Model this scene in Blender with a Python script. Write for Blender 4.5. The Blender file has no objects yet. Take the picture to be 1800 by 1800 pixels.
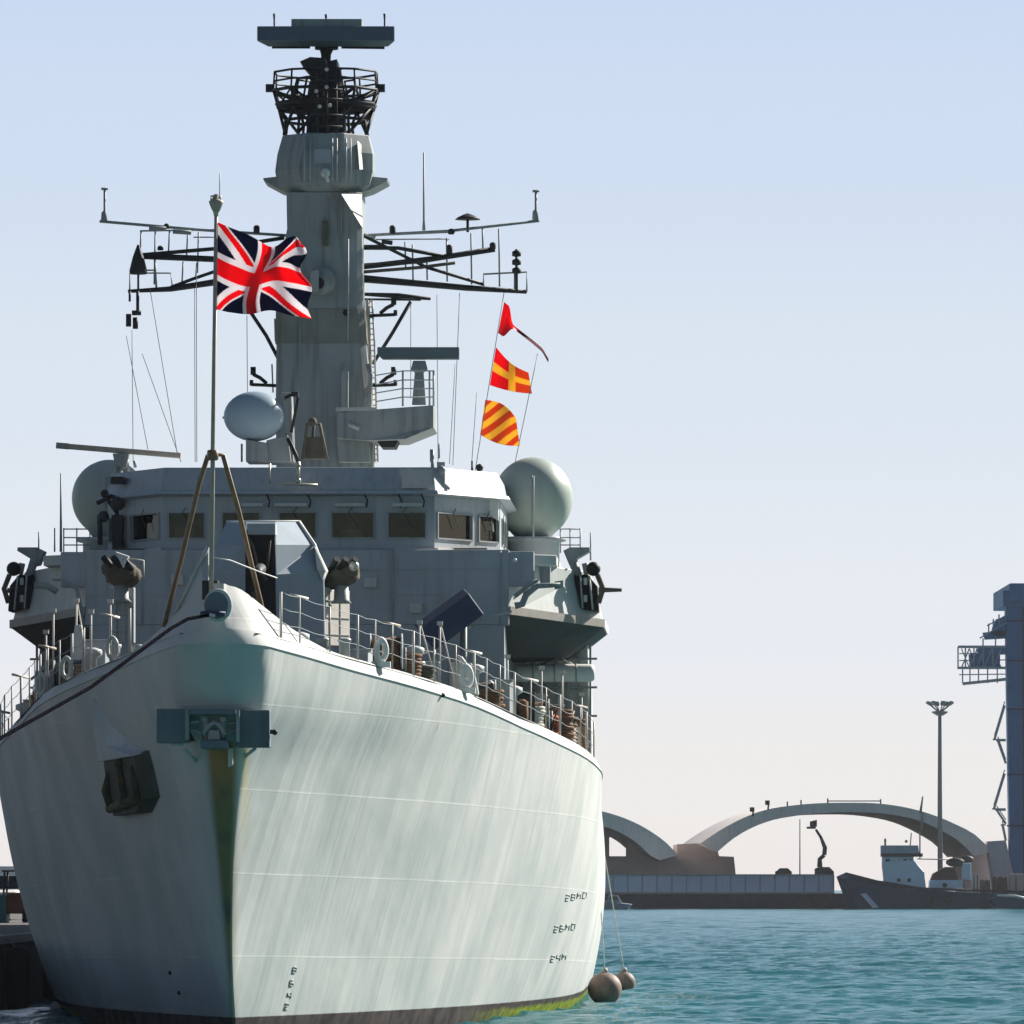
import bpy, math, random
import numpy as np
from mathutils import Vector, Matrix, Quaternion
random.seed(7)
SC = bpy.context.scene
COL = SC.collection
# ------------------------------------------------------------------ camera, sky, sun
FPX, HOR, CAMH = 13860.0, 1560.0, 3.5          # focal length and horizon row for an 1800 px picture
cd = bpy.data.cameras.new('camera'); cam = bpy.data.objects.new('camera', cd); COL.objects.link(cam)
cam.location = (0, 0, CAMH); cam.rotation_euler = (math.radians(90), 0, 0)
cd.sensor_width = 36; cd.lens = FPX/1800*36; cd.shift_y = (HOR-900)/1800
cd.clip_start = 1; cd.clip_end = 30000
SC.camera = cam
SUN_EL, SUN_AZ = math.radians(32), math.radians(43)   # azimuth measured from +X towards +Y
w = bpy.data.worlds.new('World'); SC.world = w; w.use_nodes = True
nt = w.node_tree; nt.nodes.clear()
def N(nt, t, **k):
    n = nt.nodes.new(t)
    for a, b in k.items(): setattr(n, a, b)
    return n
sky = N(nt, 'ShaderNodeTexSky', sky_type='NISHITA', sun_disc=False)
sky.sun_elevation = SUN_EL; sky.sun_rotation = math.pi/2-SUN_AZ
sky.air_density = 1.0; sky.dust_density = 1.0; sky.ozone_density = 1.5
tc = N(nt, 'ShaderNodeTexCoord'); sx = N(nt, 'ShaderNodeSeparateXYZ')
nt.links.new(tc.outputs['Generated'], sx.inputs[0])
ramp = N(nt, 'ShaderNodeValToRGB'); ramp.color_ramp.interpolation = 'EASE'
els = ramp.color_ramp.elements
def lin(c): return tuple(((v/255)/12.92 if v/255 < .04045 else ((v/255+.055)/1.055)**2.4) for v in c)
stops = [(0, (238, 232, 229)), (.1, (238, 235, 233)), (.28, (230, 234, 241)), (.5, (219, 229, 240)), (.75, (207, 221, 241)), (1, (196, 214, 241))]
els[0].position = 0; els[0].color = lin(stops[0][1])+(1,)
els[1].position = 1; els[1].color = lin(stops[-1][1])+(1,)
for p, c in stops[1:-1]:
    e = els.new(p); e.color = lin(c)+(1,)
mz = N(nt, 'ShaderNodeMapRange'); mz.inputs[2].default_value = .125; nt.links.new(sx.outputs[2], mz.inputs[0])
nt.links.new(mz.outputs[0], ramp.inputs[0])
# the pale haze belt near the horizon, strongest on the sun's half of the sky
mf = N(nt, 'ShaderNodeMapRange'); mf.inputs[1].default_value = .16; mf.inputs[2].default_value = .34
mf.inputs[3].default_value = 1; mf.inputs[4].default_value = 0; mf.interpolation_type = 'SMOOTHSTEP'
nt.links.new(sx.outputs[2], mf.inputs[0])
my = N(nt, 'ShaderNodeMapRange'); my.inputs[1].default_value = .25; my.inputs[2].default_value = .9
my.inputs[3].default_value = 0.0; my.inputs[4].default_value = 1; my.interpolation_type = 'SMOOTHSTEP'
nt.links.new(sx.outputs[1], my.inputs[0])
mm = N(nt, 'ShaderNodeMath', operation='MULTIPLY'); nt.links.new(mf.outputs[0], mm.inputs[0]); nt.links.new(my.outputs[0], mm.inputs[1])
skm = N(nt, 'ShaderNodeVectorMath', operation='SCALE'); skm.inputs['Scale'].default_value = .068
nt.links.new(sky.outputs[0], skm.inputs[0])
mx = N(nt, 'ShaderNodeMix', data_type='RGBA')
nt.links.new(mm.outputs[0], mx.inputs[0]); nt.links.new(skm.outputs[0], mx.inputs[6]); nt.links.new(ramp.outputs[0], mx.inputs[7])
bg = N(nt, 'ShaderNodeBackground'); bg.inputs[1].default_value = .518
wo = N(nt, 'ShaderNodeOutputWorld'); nt.links.new(mx.outputs[2], bg.inputs[0]); nt.links.new(bg.outputs[0], wo.inputs[0])
ld = bpy.data.lights.new('sun', 'SUN'); ld.energy = 5.0; ld.angle = math.radians(.5); ld.color = (1, .95, .87)
so = bpy.data.objects.new('sun', ld); COL.objects.link(so)
sd = Vector((math.cos(SUN_EL)*math.cos(SUN_AZ), math.cos(SUN_EL)*math.sin(SUN_AZ), math.sin(SUN_EL)))
so.rotation_euler = sd.to_track_quat('Z', 'Y').to_euler(); so.location = sd*300
SC.view_settings.view_transform = 'Standard'; SC.view_settings.look = 'None'
SC.view_settings.exposure = .95; SC.view_settings.gamma = 1
# ------------------------------------------------------------------ materials
def mat(name, col, rough=.55, metal=0, var=.12, vscale=1.5, streak=0, rust=0, bump=0, bscale=8, spec=.25, dirt=None):
    m = bpy.data.materials.new(name); m.use_nodes = True; t = m.node_tree; b = t.nodes['Principled BSDF']
    b.inputs['Roughness'].default_value = rough; b.inputs['Metallic'].default_value = metal
    b.inputs['Specular IOR Level'].default_value = spec
    g = N(t, 'ShaderNodeTexCoord')
    mp = N(t, 'ShaderNodeMapping'); t.links.new(g.outputs['Object'], mp.inputs[0])
    nz = N(t, 'ShaderNodeTexNoise'); nz.inputs['Scale'].default_value = vscale; nz.inputs['Detail'].default_value = 6
    t.links.new(mp.outputs[0], nz.inputs[0])
    cr = N(t, 'ShaderNodeMix', data_type='RGBA')
    c = Vector(col)
    cr.inputs[6].default_value = (*(c*(1-var*1.6)), 1); cr.inputs[7].default_value = (*[min(1, v) for v in c*(1+var*1.3)], 1)
    t.links.new(nz.outputs[0], cr.inputs[0]); out = cr.outputs[2]
    if streak or rust:
        mp2 = N(t, 'ShaderNodeMapping'); mp2.inputs['Scale'].default_value = (3.2, 3.2, .22); t.links.new(g.outputs['Object'], mp2.inputs[0])
        n2 = N(t, 'ShaderNodeTexNoise'); n2.inputs['Scale'].default_value = 1.6; n2.inputs['Detail'].default_value = 5; t.links.new(mp2.outputs[0], n2.inputs[0])
        if streak:
            r = N(t, 'ShaderNodeMapRange'); r.inputs[1].default_value = .5; r.inputs[2].default_value = .72; r.inputs[4].default_value = streak
            t.links.new(n2.outputs[0], r.inputs[0])
            x = N(t, 'ShaderNodeMix', data_type='RGBA'); t.links.new(r.outputs[0], x.inputs[0]); t.links.new(out, x.inputs[6])
            x.inputs[7].default_value = (*(dirt or (c*.45)), 1); out = x.outputs[2]
        if rust:
            n3 = N(t, 'ShaderNodeTexNoise'); n3.inputs['Scale'].default_value = 2.2; n3.inputs['Detail'].default_value = 8
            mp3 = N(t, 'ShaderNodeMapping'); mp3.inputs['Scale'].default_value = (1.5, 1.5, .3); mp3.inputs['Location'].default_value = (5, 2, 9)
            t.links.new(g.outputs['Object'], mp3.inputs[0]); t.links.new(mp3.outputs[0], n3.inputs[0])
            r = N(t, 'ShaderNodeMapRange'); r.inputs[1].default_value = .62; r.inputs[2].default_value = .75; r.inputs[4].default_value = rust
            t.links.new(n3.outputs[0], r.inputs[0])
            x = N(t, 'ShaderNodeMix', data_type='RGBA'); t.links.new(r.outputs[0], x.inputs[0]); t.links.new(out, x.inputs[6])
            x.inputs[7].default_value = (.17, .085, .04, 1); out = x.outputs[2]
    t.links.new(out, b.inputs['Base Color'])
    if bump:
        n4 = N(t, 'ShaderNodeTexNoise'); n4.inputs['Scale'].default_value = bscale; n4.inputs['Detail'].default_value = 5
        t.links.new(g.outputs['Object'], n4.inputs[0])
        bp = N(t, 'ShaderNodeBump'); bp.inputs['Strength'].default_value = bump; bp.inputs['Distance'].default_value = .05
        t.links.new(n4.outputs[0], bp.inputs['Height']); t.links.new(bp.outputs[0], b.inputs['Normal'])
    return m
M = {}
M['grey'] = mat('ship_grey_paint', (.39, .425, .45), .5, var=.13, vscale=.9, streak=.35, rust=.25, bump=.25, bscale=1.4)
M['grey2'] = mat('ship_grey_paint_pale', (.50, .52, .50), .5, var=.1, vscale=1.3, streak=.3, rust=.3, bump=.15, bscale=2)
M['mast'] = mat('mast_paint', (.31, .335, .335), .55, var=.16, vscale=.8, streak=.5, rust=.35, bump=.2, bscale=2, dirt=(.10, .10, .08))
M['dark'] = mat('dark_fittings_and_shade', (.025, .027, .029), .6, var=.3)
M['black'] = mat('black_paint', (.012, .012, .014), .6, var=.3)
M['dome'] = mat('radome_shell', (.40, .455, .40), .42, var=.06, vscale=.8, streak=.18)
M['domeblue'] = mat('tracker_shell', (.32, .41, .47), .35, var=.05)
M['tan'] = mat('varnished_wood', (.26, .16, .09), .5, var=.25, vscale=6)
M['pole'] = mat('weathered_staff', (.42, .36, .29), .45, var=.2, vscale=5)
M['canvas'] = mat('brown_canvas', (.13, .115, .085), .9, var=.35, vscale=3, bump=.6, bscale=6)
M['white'] = mat('white_paint', (.72, .72, .68), .45, var=.06, streak=.15)
M['offwhite'] = mat('off_white_panel', (.62, .58, .53), .6, var=.08, streak=.2)
M['navy'] = mat('dark_blue_cover', (.05, .065, .11), .6, var=.25)
M['rope'] = mat('dark_rope', (.006, .006, .009), 1, var=.3, spec=0)
M['ropepale'] = mat('pale_rope', (.6, .57, .5), .9, var=.1)
M['wire'] = mat('steel_wire', (.30, .32, .34), .5, var=.1)
M['wood'] = mat('brown_rope_coil', (.22, .12, .07), .9, var=.4, vscale=7, bump=.6, bscale=18)
M['orange'] = mat('orange_float', (.6, .13, .03), .6, var=.15)
M['brass'] = mat('pale_metal', (.55, .52, .42), .35, .4)
M['red'] = mat('flag_red', (.88, .012, .035), .8, var=.06, vscale=14)
M['blue'] = mat('flag_blue', (.012, .016, .075), .8, var=.1, vscale=14)
M['fwhite'] = mat('flag_white', (.86, .82, .84), .8, var=.04, vscale=14)
M['yellow'] = mat('flag_yellow', (.95, .62, .10), .8, var=.08, vscale=14)
M['ored'] = mat('flag_orange_red', (.75, .15, .03), .8, var=.08, vscale=14)
M['fender'] = mat('fender_rubber', (.24, .17, .14), .6, var=.3, vscale=4, dirt=(.03, .04, .03), streak=.4)
M['concrete'] = mat('quay_concrete', (.11, .105, .10), .9, var=.25, vscale=.5, bump=.4, bscale=4)
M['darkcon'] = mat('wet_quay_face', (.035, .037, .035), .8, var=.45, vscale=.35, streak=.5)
M['lilac'] = mat('pale_barrier_panel', (.62, .65, .76), .8, var=.08, vscale=.2, streak=.25)
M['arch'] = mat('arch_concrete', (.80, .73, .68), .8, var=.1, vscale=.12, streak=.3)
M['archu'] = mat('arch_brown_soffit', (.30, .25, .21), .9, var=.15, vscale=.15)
M['brown'] = mat('brown_masonry', (.46, .36, .32), .9, var=.2, vscale=.3)
M['crane'] = mat('crane_blue', (.03, .14, .32), .6, var=.25, vscale=.12, streak=.5)
M['cranelt'] = mat('crane_grey', (.38, .39, .45), .6, var=.15)
M['tug'] = mat('tug_navy', (.012, .04, .095), .5, var=.3, vscale=.4, streak=.35)
M['tugwhite'] = mat('tug_blue_white', (.60, .69, .80), .5, var=.1, vscale=.5)
M['rustred'] = mat('rust_red', (.11, .05, .04), .8, var=.3)
M['steel'] = mat('galvanised_steel', (.34, .33, .32), .5, var=.1)
M['teal'] = mat('teal_paint', (.05, .14, .17), .6)
M['winint'] = mat('beige_interior', (.62, .5, .36), .8, var=.1)
def glass():
    m = bpy.data.materials.new('window_glass'); m.use_nodes = True; t = m.node_tree; t.nodes.remove(t.nodes['Principled BSDF'])
    tr = N(t, 'ShaderNodeBsdfTransparent'); tr.inputs[0].default_value = (.62, .68, .64, 1); gl = N(t, 'ShaderNodeBsdfGlossy'); gl.inputs['Roughness'].default_value = .04
    fr = N(t, 'ShaderNodeFresnel'); fr.inputs[0].default_value = 1.5; mx = N(t, 'ShaderNodeMixShader')
    t.links.new(fr.outputs[0], mx.inputs[0]); t.links.new(tr.outputs[0], mx.inputs[1]); t.links.new(gl.outputs[0], mx.inputs[2]); t.links.new(mx.outputs[0], t.nodes['Material Output'].inputs[0])
    return m
M['glass'] = glass(); M['darkglass'] = mat('dark_window_glass', (.02, .03, .035), .08)
def backlit(k):                      # thin cloth: some of the sun behind it comes through
    m = M[k]; t = m.node_tree; b = t.nodes['Principled BSDF']; tr = N(t, 'ShaderNodeBsdfTranslucent'); mx = N(t, 'ShaderNodeMixShader'); mx.inputs[0].default_value = .6
    src = b.inputs['Base Color'].links[0].from_socket; t.links.new(src, tr.inputs[0]); o = t.nodes['Material Output']
    t.links.new(b.outputs[0], mx.inputs[1]); t.links.new(tr.outputs[0], mx.inputs[2]); t.links.new(mx.outputs[0], o.inputs[0])
M['wine'] = mat('flag_wine', (.18, .02, .04), .8, var=.1)
for k in ('red', 'blue', 'fwhite', 'yellow', 'ored', 'wine'): backlit(k)
def hull_mat():
    m = bpy.data.materials.new('hull_paint'); m.use_nodes = True; t = m.node_tree; b = t.nodes['Principled BSDF']; L = t.links
    b.inputs['Roughness'].default_value = .8; b.inputs['Specular IOR Level'].default_value = .08
    g = N(t, 'ShaderNodeTexCoord'); s = N(t, 'ShaderNodeSeparateXYZ'); L.new(g.outputs['Object'], s.inputs[0])
    def noise(scale, sc, det=5, loc=(0, 0, 0)):
        mp = N(t, 'ShaderNodeMapping'); mp.inputs['Scale'].default_value = sc; mp.inputs['Location'].default_value = loc; L.new(g.outputs['Object'], mp.inputs[0])
        n = N(t, 'ShaderNodeTexNoise'); n.inputs['Scale'].default_value = scale; n.inputs['Detail'].default_value = det; L.new(mp.outputs[0], n.inputs[0]); return n.outputs[0]
    def rng(src, a, b_, c, d, smooth=True):
        r = N(t, 'ShaderNodeMapRange'); 
        if smooth: r.interpolation_type = 'SMOOTHSTEP'
        for i, v in enumerate((a, b_, c, d)): r.inputs[i+1].default_value = v
        L.new(src, r.inputs[0]); return r.outputs[0]
    def mixc(f, a, c):
        x = N(t, 'ShaderNodeMix', data_type='RGBA')
        L.new(f, x.inputs[0])
        for i, v in ((6, a), (7, c)):
            if isinstance(v, tuple): x.inputs[i].default_value = (*v, 1)
            else: L.new(v, x.inputs[i])
        return x.outputs[2]
    def mth(op, a, c):
        n = N(t, 'ShaderNodeMath', operation=op)
        for i, v in enumerate((a, c)):
            if isinstance(v, (int, float)): n.inputs[i].default_value = v
            else: L.new(v, n.inputs[i])
        return n.outputs[0]
    base = mixc(rng(noise(.35, (1, 1, 1), 6), .35, .65, 0, 1), (.44, .465, .45), (.55, .55, .53))
    base = mixc(rng(noise(1.1, (.12, 1.6, .35), 4), .45, .75, 0, .28), base, (.38, .42, .41))      # streaks of grazing light along the frames, put into the colour
    base = mixc(rng(noise(2.4, (.4, 2.2, .10), 5, (3, 7, 1)), .6, .8, 0, .14), base, (.60, .61, .58))   # paler upright streaks
    # faint weld seams (horizontal strakes) of paler paint, broken up
    ph = mth('FRACT', mth('MULTIPLY', mth('ADD', s.outputs[2], mth('MULTIPLY', s.outputs[1], .012)), .52), 0)
    seam = mth('MULTIPLY', rng(ph, .010, .022, 1, 0), rng(noise(.5, (1, .35, 1), 3, (1, 1, 4)), .5, .66, 0, .36))
    base = mixc(seam, base, (.70, .71, .68))
    # rust and slime under the stem fitting: narrow belt close to the centreline
    ax = mth('ABSOLUTE', s.outputs[0], 0)
    lim = rng(s.outputs[2], 1.2, 6.6, .06, .36, False)
    near = mth('MULTIPLY', rng(mth('SUBTRACT', ax, lim), -.14, .10, 1, 0), rng(s.outputs[1], 6.8, 7.2, 1, 0))
    near = mth('MULTIPLY', near, rng(s.outputs[2], 6.8, 6.9, 1, 0))
    rustc = mixc(rng(noise(1.3, (1, 1, .25), 5), .4, .62, 0, 1), (.045, .048, .022), (.16, .12, .03))
    rustc = mixc(rng(s.outputs[2], 5.2, 6.5, 0, 1), rustc, (.38, .15, .025))
    base = mixc(mth('MULTIPLY', near, .88), base, rustc)
    fr2 = mth('MULTIPLY', rng(mth('ABSOLUTE', mth('SUBTRACT', s.outputs[0], mth('ADD', lim, .16)), 0), .0, .16, 1, 0), rng(s.outputs[2], 3.5, 6.5, 0, .55))
    fr2 = mth('MULTIPLY', fr2, mth('MULTIPLY', rng(s.outputs[1], 6.8, 7.2, 1, 0), rng(s.outputs[2], 6.8, 6.9, 1, 0)))
    base = mixc(fr2, base, (.55, .46, .22))
    # general rust freckles
    base = mixc(rng(noise(1.7, (1, 1, .25), 8, (9, 3, 5)), .70, .80, 0, .5), base, (.25, .19, .12))
    # boot topping and weed at the waterline
    wl = mth('ADD', s.outputs[2], mth('MULTIPLY', noise(3, (1, 1, 1)), .02))
    boot = rng(wl, .44, .47, 1, 0)
    bc = mixc(rng(noise(1.5, (1, 1, 1)), .35, .65, 0, 1), (.035, .028, .027), (.075, .06, .058))
    base = mixc(boot, base, bc)
    weed = mth('MULTIPLY', rng(mth('ADD', s.outputs[2], mth('MULTIPLY', noise(2, (1, .4, 1), 6), .22)), .32, .46, 1, 0), rng(s.outputs[1], 22, 36, .0, 1))
    base = mixc(weed, base, mixc(rng(noise(4, (1, 1, 1)), .4, .6, 0, 1), (.30, .36, .01), (.10, .15, .01)))
    L.new(base, b.inputs['Base Color'])
    # plating that has sunk in between the frames
    fr = noise(1.0, (.05, 1.15, .06), 3, (0, .3, 0)); pl = noise(.45, (1, 1, 1), 3)
    h = mth('ADD', mth('MULTIPLY', fr, .045), mth('MULTIPLY', pl, .03))
    h = mth('ADD', h, mth('MULTIPLY', rng(ph, .0, .03, 1, 0), .004))
    bp = N(t, 'ShaderNodeBump'); bp.inputs['Strength'].default_value = 1; bp.inputs['Distance'].default_value = 1.0
    L.new(h, bp.inputs['Height']); L.new(bp.outputs[0], b.inputs['Normal'])
    return m
M['hull'] = hull_mat()
def water_mat():
    m = bpy.data.materials.new('harbour_water'); m.use_nodes = True; t = m.node_tree; b = t.nodes['Principled BSDF']; L = t.links
    g = N(t, 'ShaderNodeTexCoord')
    def noise(sc, scale, det, loc=(0, 0, 0)):
        mp = N(t, 'ShaderNodeMapping'); mp.inputs['Scale'].default_value = sc; mp.inputs['Location'].default_value = loc; L.new(g.outputs['Object'], mp.inputs[0])
        n = N(t, 'ShaderNodeTexNoise'); n.inputs['Scale'].default_value = scale; n.inputs['Detail'].default_value = det; L.new(mp.outputs[0], n.inputs[0]); return n.outputs[0]
    a = noise((1, .12, 1), .12, 4)
    x = N(t, 'ShaderNodeMix', data_type='RGBA'); L.new(a, x.inputs[0])
    x.inputs[6].default_value = (.006, .088, .106, 1); x.inputs[7].default_value = (.014, .132, .145, 1)
    b.inputs['Specular Tint'].default_value = (.72, .95, 1, 1)
    L.new(x.outputs[2], b.inputs['Base Color'])
    b.inputs['Roughness'].default_value = .22; b.inputs['IOR'].default_value = 1.33; b.inputs['Specular IOR Level'].default_value = .36
    n1 = noise((1, .6, 1), 2.2, 8)
    bp = N(t, 'ShaderNodeBump'); bp.inputs['Strength'].default_value = .7; bp.inputs['Distance'].default_value = .16
    L.new(n1, bp.inputs['Height']); L.new(bp.outputs[0], b.inputs['Normal'])
    return m
M['water'] = water_mat()
# ------------------------------------------------------------------ frames: a photo point at a chosen distance
PSI = math.atan(.0275); SHIP = Vector((-6.69, 180, 0))
SM = Matrix.Translation(SHIP) @ Matrix.Rotation(-PSI, 4, 'Z'); SI = SM.inverted()
def S(px, py, s):                       # ship-local point at station s (metres abaft the stem)
    c = SI @ Vector((0, 0, CAMH)); d = SI.to_3x3() @ Vector(((px-900)/FPX, 1, (HOR-py)/FPX))
    return c + d*((s-c.y)/d.y)
def W(px, py, d):                       # world point at distance d
    return Vector(((px-900)/FPX*d, d, CAMH+(HOR-py)/FPX*d))
def px2m(n, s): return n*(180+s)/FPX
# ------------------------------------------------------------------ mesh building
class MB:
    def __init__(self, fr=None): self.v = []; self.f = []; self.mi = []; self.fr = fr or S; self.sm = []
    def add(self, vs, fs, mi=0, smooth=False):
        o = len(self.v); self.v += [Vector(p) for p in vs]
        for f in fs: self.f.append([i+o for i in f]); self.mi.append(mi); self.sm.append(smooth)
        return self
    def box(self, c, s, rot=None, mi=0):
        c = Vector(c); x, y, z = s[0]/2, s[1]/2, s[2]/2
        vs = [Vector((a*x, b_*y, e*z)) for a in (-1, 1) for b_ in (-1, 1) for e in (-1, 1)]
        if rot is not None: vs = [rot @ p for p in vs]
        return self.add([p+c for p in vs], [(0, 1, 3, 2), (4, 6, 7, 5), (0, 4, 5, 1), (2, 3, 7, 6), (0, 2, 6, 4), (1, 5, 7, 3)], mi)
    def loft(self, rings, cap=True, mi=0, smooth=False, closed=True):
        n = len(rings[0]); vs = [p for r in rings for p in r]; fs = []
        for k in range(len(rings)-1):
            for i in range(n if closed else n-1):
                j = (i+1) % n; fs.append((k*n+i, k*n+j, (k+1)*n+j, (k+1)*n+i))
        self.add(vs, fs, mi, smooth)
        if cap:
            o = len(self.v)-len(vs)
            for q, r in ((0, range(n-1, -1, -1)), (len(rings)-1, range(n))):
                self.f.append([o+q*n+i for i in r]); self.mi.append(mi); self.sm.append(False)
        return self
    def prism(self, pts, s0, s1, mi=0, shrink=None):   # photo outline at s0 pushed straight aft to s1
        a = [self.fr(x, y, s0) for x, y in pts]
        b_ = [Vector((p.x, s1, p.z)) for p in a]
        return self.loft([a, b_], mi=mi)
    def plan(self, pts, z0, z1, pts2=None, mi=0):      # plan outline [(x,y)] between two heights
        a = [Vector((x, y, z0)) for x, y in pts]; b_ = [Vector((x, y, z1)) for x, y in (pts2 or pts)]
        return self.loft([a, b_], mi=mi)
    def tube(self, pts, r, n=8, mi=0, smooth=True, cap=True):
        pts = [Vector(p) for p in pts]; rs = r if isinstance(r, (list, tuple)) else [r]*len(pts); rings = []
        up = None
        for i, p in enumerate(pts):
            d = (pts[min(i+1, len(pts)-1)]-pts[max(i-1, 0)]).normalized()
            if up is None: up = d.orthogonal().normalized()
            up = (up - d*up.dot(d)).normalized(); q = d.cross(up)
            rings.append([p+(up*math.cos(2*math.pi*k/n)+q*math.sin(2*math.pi*k/n))*rs[i] for k in range(n)])
        return self.loft(rings, cap=cap, mi=mi, smooth=smooth)
    def tp(self, pts, s, rpx, n=6, mi=0):              # tube from photo points; s one value or a list; radius in photo px
        ss = s if isinstance(s, (list, tuple)) else [s]*len(pts)
        sc = [self.fr(1, 0, q).x-self.fr(0, 0, q).x for q in ss]
        rr = rpx if isinstance(rpx, (list, tuple)) else [rpx]*len(pts)
        return self.tube([self.fr(x, y, q) for (x, y), q in zip(pts, ss)], [abs(a*b_) for a, b_ in zip(rr, sc)], n, mi)
    def lathe(self, c, prof, n=24, mi=0, axis='z', smooth=True):   # prof [(r, h)]
        c = Vector(c); rings = []
        for r, h in prof:
            ring = []
            for k in range(n):
                a = 2*math.pi*k/n; x, y = r*math.cos(a), r*math.sin(a)
                ring.append(c+(Vector((x, y, h)) if axis == 'z' else Vector((x, -h, y)) if axis == 'y' else Vector((h, x, y))))
            rings.append(ring)
        return self.loft(rings, mi=mi, smooth=smooth)
    def ball(self, c, r, n=20, mi=0, sc=(1, 1, 1)):
        c = Vector(c); rings = []
        for i in range(n//2+1):
            t = math.pi*i/(n//2); rr = max(math.sin(t), 1e-3)
            rings.append([c+Vector((r*sc[0]*rr*math.cos(2*math.pi*k/n), r*sc[1]*rr*math.sin(2*math.pi*k/n), -r*sc[2]*math.cos(t))) for k in range(n)])
        return self.loft(rings, mi=mi, smooth=True)
    def torus(self, c, R, r, nrm=(0, 1, 0), n=20, k=8, mi=0, sc=(1, 1)):
        nrm = Vector(nrm).normalized(); u = nrm.cross(Vector((0, 0, 1)));
        if u.length < .01: u = Vector((1, 0, 0))
        u.normalize(); v = u.cross(nrm); rings = []
        for i in range(n+1):
            a = 2*math.pi*i/n; d = u*math.cos(a)*sc[0]+v*math.sin(a)*sc[1]
            dn = d.normalized()
            rings.append([Vector(c)+d*R+(dn*math.cos(2*math.pi*j/k)+nrm*math.sin(2*math.pi*j/k))*r for j in range(k)])
        return self.loft(rings, cap=False, mi=mi, smooth=True)
    def build(self, name, mats, parent=None, bevel=0, label=None):
        if not isinstance(mats, (list, tuple)): mats = [mats]
        me = bpy.data.meshes.new(name)
        off = Vector((0, 0, 0))
        o = bpy.data.objects.new(name, me); COL.objects.link(o)
        if parent is None:
            xs = [p.x for p in self.v]; ys = [p.y for p in self.v]; zs = [p.z for p in self.v]
            off = Vector(((min(xs)+max(xs))/2, (min(ys)+max(ys))/2, min(zs))); o.location = off
        else:
            o.parent = parent; r = parent
            while r.parent: r = r.parent
            if r.get('_rel'): off = r.location.copy()
        me.from_pydata([p-off for p in self.v], [], self.f)
        for m in mats: me.materials.append(M[m] if isinstance(m, str) else m)
        me.polygons.foreach_set('material_index', self.mi); me.polygons.foreach_set('use_smooth', self.sm)
        me.validate(); me.update()
        import bmesh
        bm = bmesh.new(); bm.from_mesh(me); bmesh.ops.recalc_face_normals(bm, faces=bm.faces); bm.to_mesh(me); bm.free()
        if bevel:
            b = o.modifiers.new('bevel', 'BEVEL'); b.width = bevel; b.segments = 2; b.limit_method = 'ANGLE'; b.angle_limit = .7
        if label: o['label'] = label
        return o
def tag(o, label=None, cat=None, group=None, kind=None):
    for k, v in (('label', label), ('category', cat), ('group', group), ('kind', kind)):
        if v: o[k] = v
    return o
def root(name, loc, label, cat, group=None, rel=True, rot=0):
    o = bpy.data.objects.new(name, None); COL.objects.link(o); o.location = loc; o.rotation_euler.z = rot
    o.empty_display_size = .5
    if rel: o['_rel'] = 1
    return tag(o, label, cat, group)
def wmb(mb):                       # ship-local mesh turned into world coordinates (for loose things on the ship)
    mb.v = [SM @ p for p in mb.v]; return mb
def ctrl(x, tab):
    if x <= tab[0][0]: return tab[0][1]
    for (a, b_), (c, d) in zip(tab, tab[1:]):
        if x <= c: return b_+(d-b_)*(x-a)/(c-a)
    return tab[-1][1]
def smooth_tab(tab):
    from bisect import bisect_right
    xs = [float(t[0]) for t in tab]; ys = [float(t[1]) for t in tab]; m = [float(v) for v in np.gradient(np.array(ys), np.array(xs))]
    nn = len(xs)
    def f(x):
        x = min(max(x, xs[0]), xs[-1]); i = max(0, min(bisect_right(xs, x)-1, nn-2))
        h = xs[i+1]-xs[i]; t = (x-xs[i])/h; t2 = t*t; t3 = t2*t
        return (2*t3-3*t2+1)*ys[i]+(t3-2*t2+t)*h*m[i]+(3*t2-2*t3)*ys[i+1]+(t3-t2)*h*m[i+1]
    return f
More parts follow.
